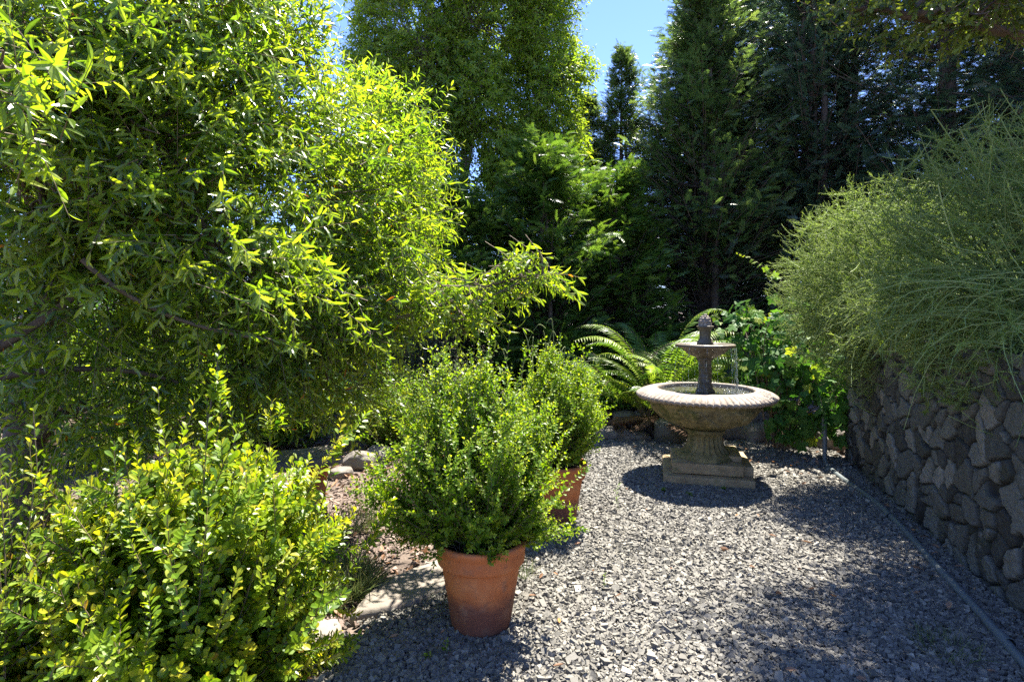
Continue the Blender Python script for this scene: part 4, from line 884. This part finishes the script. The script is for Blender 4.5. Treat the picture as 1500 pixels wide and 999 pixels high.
# ------------------------------------------------------------------ stone bench behind the privet
def bench():
    c = np.array([-1.38, 3.46, 0.0]); rz = R(28); e = empty('stone_bench', c, 'mottled stone garden bench half hidden behind the privet bush', 'bench', None, rz)
    def rounded(g, x0, x1, y0, y1, z0, z1, seed):
        n = 24; u = np.linspace(-1, 1, n+1); off = 0; V = []; F = []
        for ax in range(3):
            for s in (-1, 1):
                A, B = np.meshgrid(u, u); C = np.full_like(A, s); P = [None]*3; P[ax] = C; P[(ax+1) % 3] = A; P[(ax+2) % 3] = B
                V.append(np.stack(P, -1).reshape(-1, 3)); i = np.arange(n)[:, None]*(n+1)+np.arange(n)[None]+off
                q = np.stack([i, i+1, i+n+2, i+n+1], -1).reshape(-1, 4); F.append(q if s > 0 else q[:, ::-1]); off += (n+1)**2
        V = np.concatenate(V); hd = np.array([x1-x0, y1-y0, z1-z0])/2; ctr = np.array([x0+x1, y0+y1, z0+z1])/2
        bev = min(.028, hd.min()*.95); W = V*hd; inner = np.clip(W, -(hd-bev), hd-bev); W = inner+nrm(W-inner)*bev
        return W+ctr, np.concatenate(F)
    g = G(); V, F = rounded(g, -.52, .32, -.17, .17, .36, .42, 1); V[:, 1] += .12*(V[:, 0]+.1)**2; V[:, 2] += .003*noise3(V, 12, 3); g.add(V, F); g.build('seat', M['rock'], e, smooth=True)
    for xx in (-.40, .19):
        g = G(); V, F = rounded(g, -.045, .045, -.12, .12, .0, .362, 2)
        s = (V[:, 2]/.36); wv = 1-.38*np.sin(np.clip(s, 0, 1)*pi)**1.3+.12*(s > .8); V[:, 1] *= wv; V[:, 0] *= .8+.35*np.abs(s-.5)*2; V[:, 0] += xx; g.add(V, F); g.build('leg', M['terracotta'], e, smooth=True)
bench()

# ------------------------------------------------------------------ small plants
def tuft(name, base, rad, n, L, label, cat, mat, seed, lean=.6, group=None, w_=.55):
    r = np.random.default_rng(seed); base = np.array(base, float); e = empty(name, base, label, cat, group)
    a = r.uniform(0, 2*pi, n); q = np.sqrt(r.random(n))*rad; P = base+np.column_stack([np.cos(a)*q, np.sin(a)*q, np.zeros(n)])
    D = np.column_stack([np.cos(a)*lean*r.random(n), np.sin(a)*lean*r.random(n), np.ones(n)])+r.normal(size=(n, 3))*.25
    g = G(); stamp(g, leaf_tmpl([.035, .03, .018], [0, .3, .6, .85, 1], .2, .45), P, D, r.normal(size=(n, 3)), L*r.uniform(.5, 1.2, n), np.clip(r.normal(.5, .28, n), 0, 1), L*w_*r.uniform(.6, 1.1, n)*1.0)
    g.build('blades', M[mat], e, origin=base); return e
tuft('grass_tuft', (-.84, 2.62, .02), .20, 1500, .13, 'grey green grass tuft spilling from under the privet onto the mulch', 'grass tuft', 'grass', 101, 1.3)
tuft('grass_tuft', (-.93, 3.35, .02), .14, 260, .13, 'thin grass tuft at the foot of the stone bench', 'grass tuft', 'grass', 102, 1.0)
tuft('grass_tuft', (1.62, 2.12, .03), .10, 170, .07, 'small green grass tuft in the gravel near the lower right corner', 'grass tuft', 'grass', 103, 1.2)
tuft('grass_tuft', (.06, 2.72, .03), .04, 40, .09, 'tiny dry grass tuft right of the large front pot', 'grass tuft', 'grass', 104, .9)
def sprout(px, py, D, h, nl, size, label, seed, name='weed_sprout', mat='box', leanx=0.0, nst=1):
    r = np.random.default_rng(seed); p = at(px, py, D); base = np.array([p[0], p[1], .03]); e = empty(name, base, label, 'weed', 'weeds sprouting in the gravel')
    p0 = np.tile(base, (nst, 1)); p2 = base+np.column_stack([leanx+r.normal(size=nst)*h*.25*(nst > 1), r.normal(size=nst)*h*.25*(nst > 1), np.full(nst, h)*r.uniform(.7, 1, nst)]); p1 = (p0+p2)/2+r.normal(size=(nst, 3))*h*.06
    g = G(); leafy(g, p0, p1, p2, OBOV, nl, .15, size, 60, True, 0, (.6, .2), .2, r=r); g.build('leaves', M[mat], e, origin=base)
    g = G(); tubes(g, p0, p1, p2, .0014, .0008, 5, 4); g.build('stem', M['twig_green'], e, smooth=True, origin=base)
sprout(655, 985, 2.10, .07, 12, .020, 'small round leaved weed below the large front pot', 111)
sprout(627, 990, 2.07, .03, 6, .024, 'flat little weed left of the round leaved one under the large front pot', 112, nst=2)
sprout(906, 756, 3.62, .24, 18, .020, 'thin tall weed stem standing between the far pot and the fountain', 113, leanx=.01)
sprout(885, 873, 2.60, .09, 10, .014, 'faint weed stem in the open gravel right of the large front pot', 114)
sprout(550, 790, 3.25, .25, 16, .018, 'slender weed rising from the mulch left of the front shrub', 115)
sprout(1060, 728, 4.0, .04, 10, .022, 'low weed in the fountain shadow, right of centre', 116, nst=4)
sprout(1010, 735, 3.9, .03, 8, .022, 'low weed in the middle of the fountain shadow', 117, nst=4)
sprout(972, 726, 4.0, .03, 8, .022, 'low weed at the left edge of the fountain shadow', 118, nst=3)
sprout(790, 800, 3.2, .13, 4, .012, 'bare thin weed stalk between the two pots', 119)
# the yellow sprig reaching out of the privet low down
def sprig():
    a = at(425, 985, 1.9); c = at(498, 955, 1.85); a[2] = max(a[2], .06); p0 = a[None]; p2 = c[None]; p1 = (p0+p2)/2+np.array([0, 0, -.015])
    e = empty('privet_sprig', a, 'single bright yellow privet sprig lying out over the pale flat stone', 'sprig')
    r = np.random.default_rng(9); g = G(); leafy(g, p0, p1, p2, OBOV, 26, .1, .032, 55, True, 0, (.93, .02), .02, r=r); g.build('leaves', M['privet'], e, origin=a)
    g = G(); tubes(g, p0, p1, p2, .002, .001, 6, 5); g.build('stem', M['twig'], e, smooth=True, origin=a)
sprig()
# tall bare seed stalks behind the potted shrubs
def stalks():
    r = np.random.default_rng(121); base = np.array([.17, 5.6, 0.0]); e = empty('seed_stalk_plant', base, 'thin pale seed stalks standing in the dark behind the potted shrubs', 'plant')
    g = G(); n = 13; p0 = base+np.column_stack([r.uniform(-.18, .35, n), r.normal(size=n)*.08, np.zeros(n)]); h = r.uniform(.85, 1.25, n)
    p2 = p0+np.column_stack([r.normal(size=n)*.07, r.normal(size=n)*.05, h]); p1 = p0+np.column_stack([r.normal(size=n)*.04, r.normal(size=n)*.03, h*.8]); tubes(g, p0, p1, p2, .0035, .002, 10, 5, .9)
    tip = p2+np.column_stack([r.normal(size=n)*.05, r.normal(size=n)*.03, -r.uniform(.01, .05, n)]); tubes(g, p2, (p2+tip)/2+np.array([0, 0, .03]), tip, .002, .003, 5, 5, .9)
    g.build('stalks', M['twig_green'], e, smooth=True, origin=base)
    g = G(); m = 160; a = r.uniform(0, 2*pi, m); P = base+np.column_stack([r.uniform(-.2, .36, m), r.normal(size=m)*.1, np.zeros(m)]); stamp(g, leaf_tmpl([.03, .035, .02], [0, .3, .6, .85, 1], .2, .5), P, np.column_stack([np.cos(a)*.6, np.sin(a)*.6, np.ones(m)]), r.normal(size=(m, 3)), r.uniform(.3, .6, m), np.clip(r.normal(.4, .2, m), 0, 1), .22)
    g.build('blades', M['grass'], e, origin=base)
stalks()
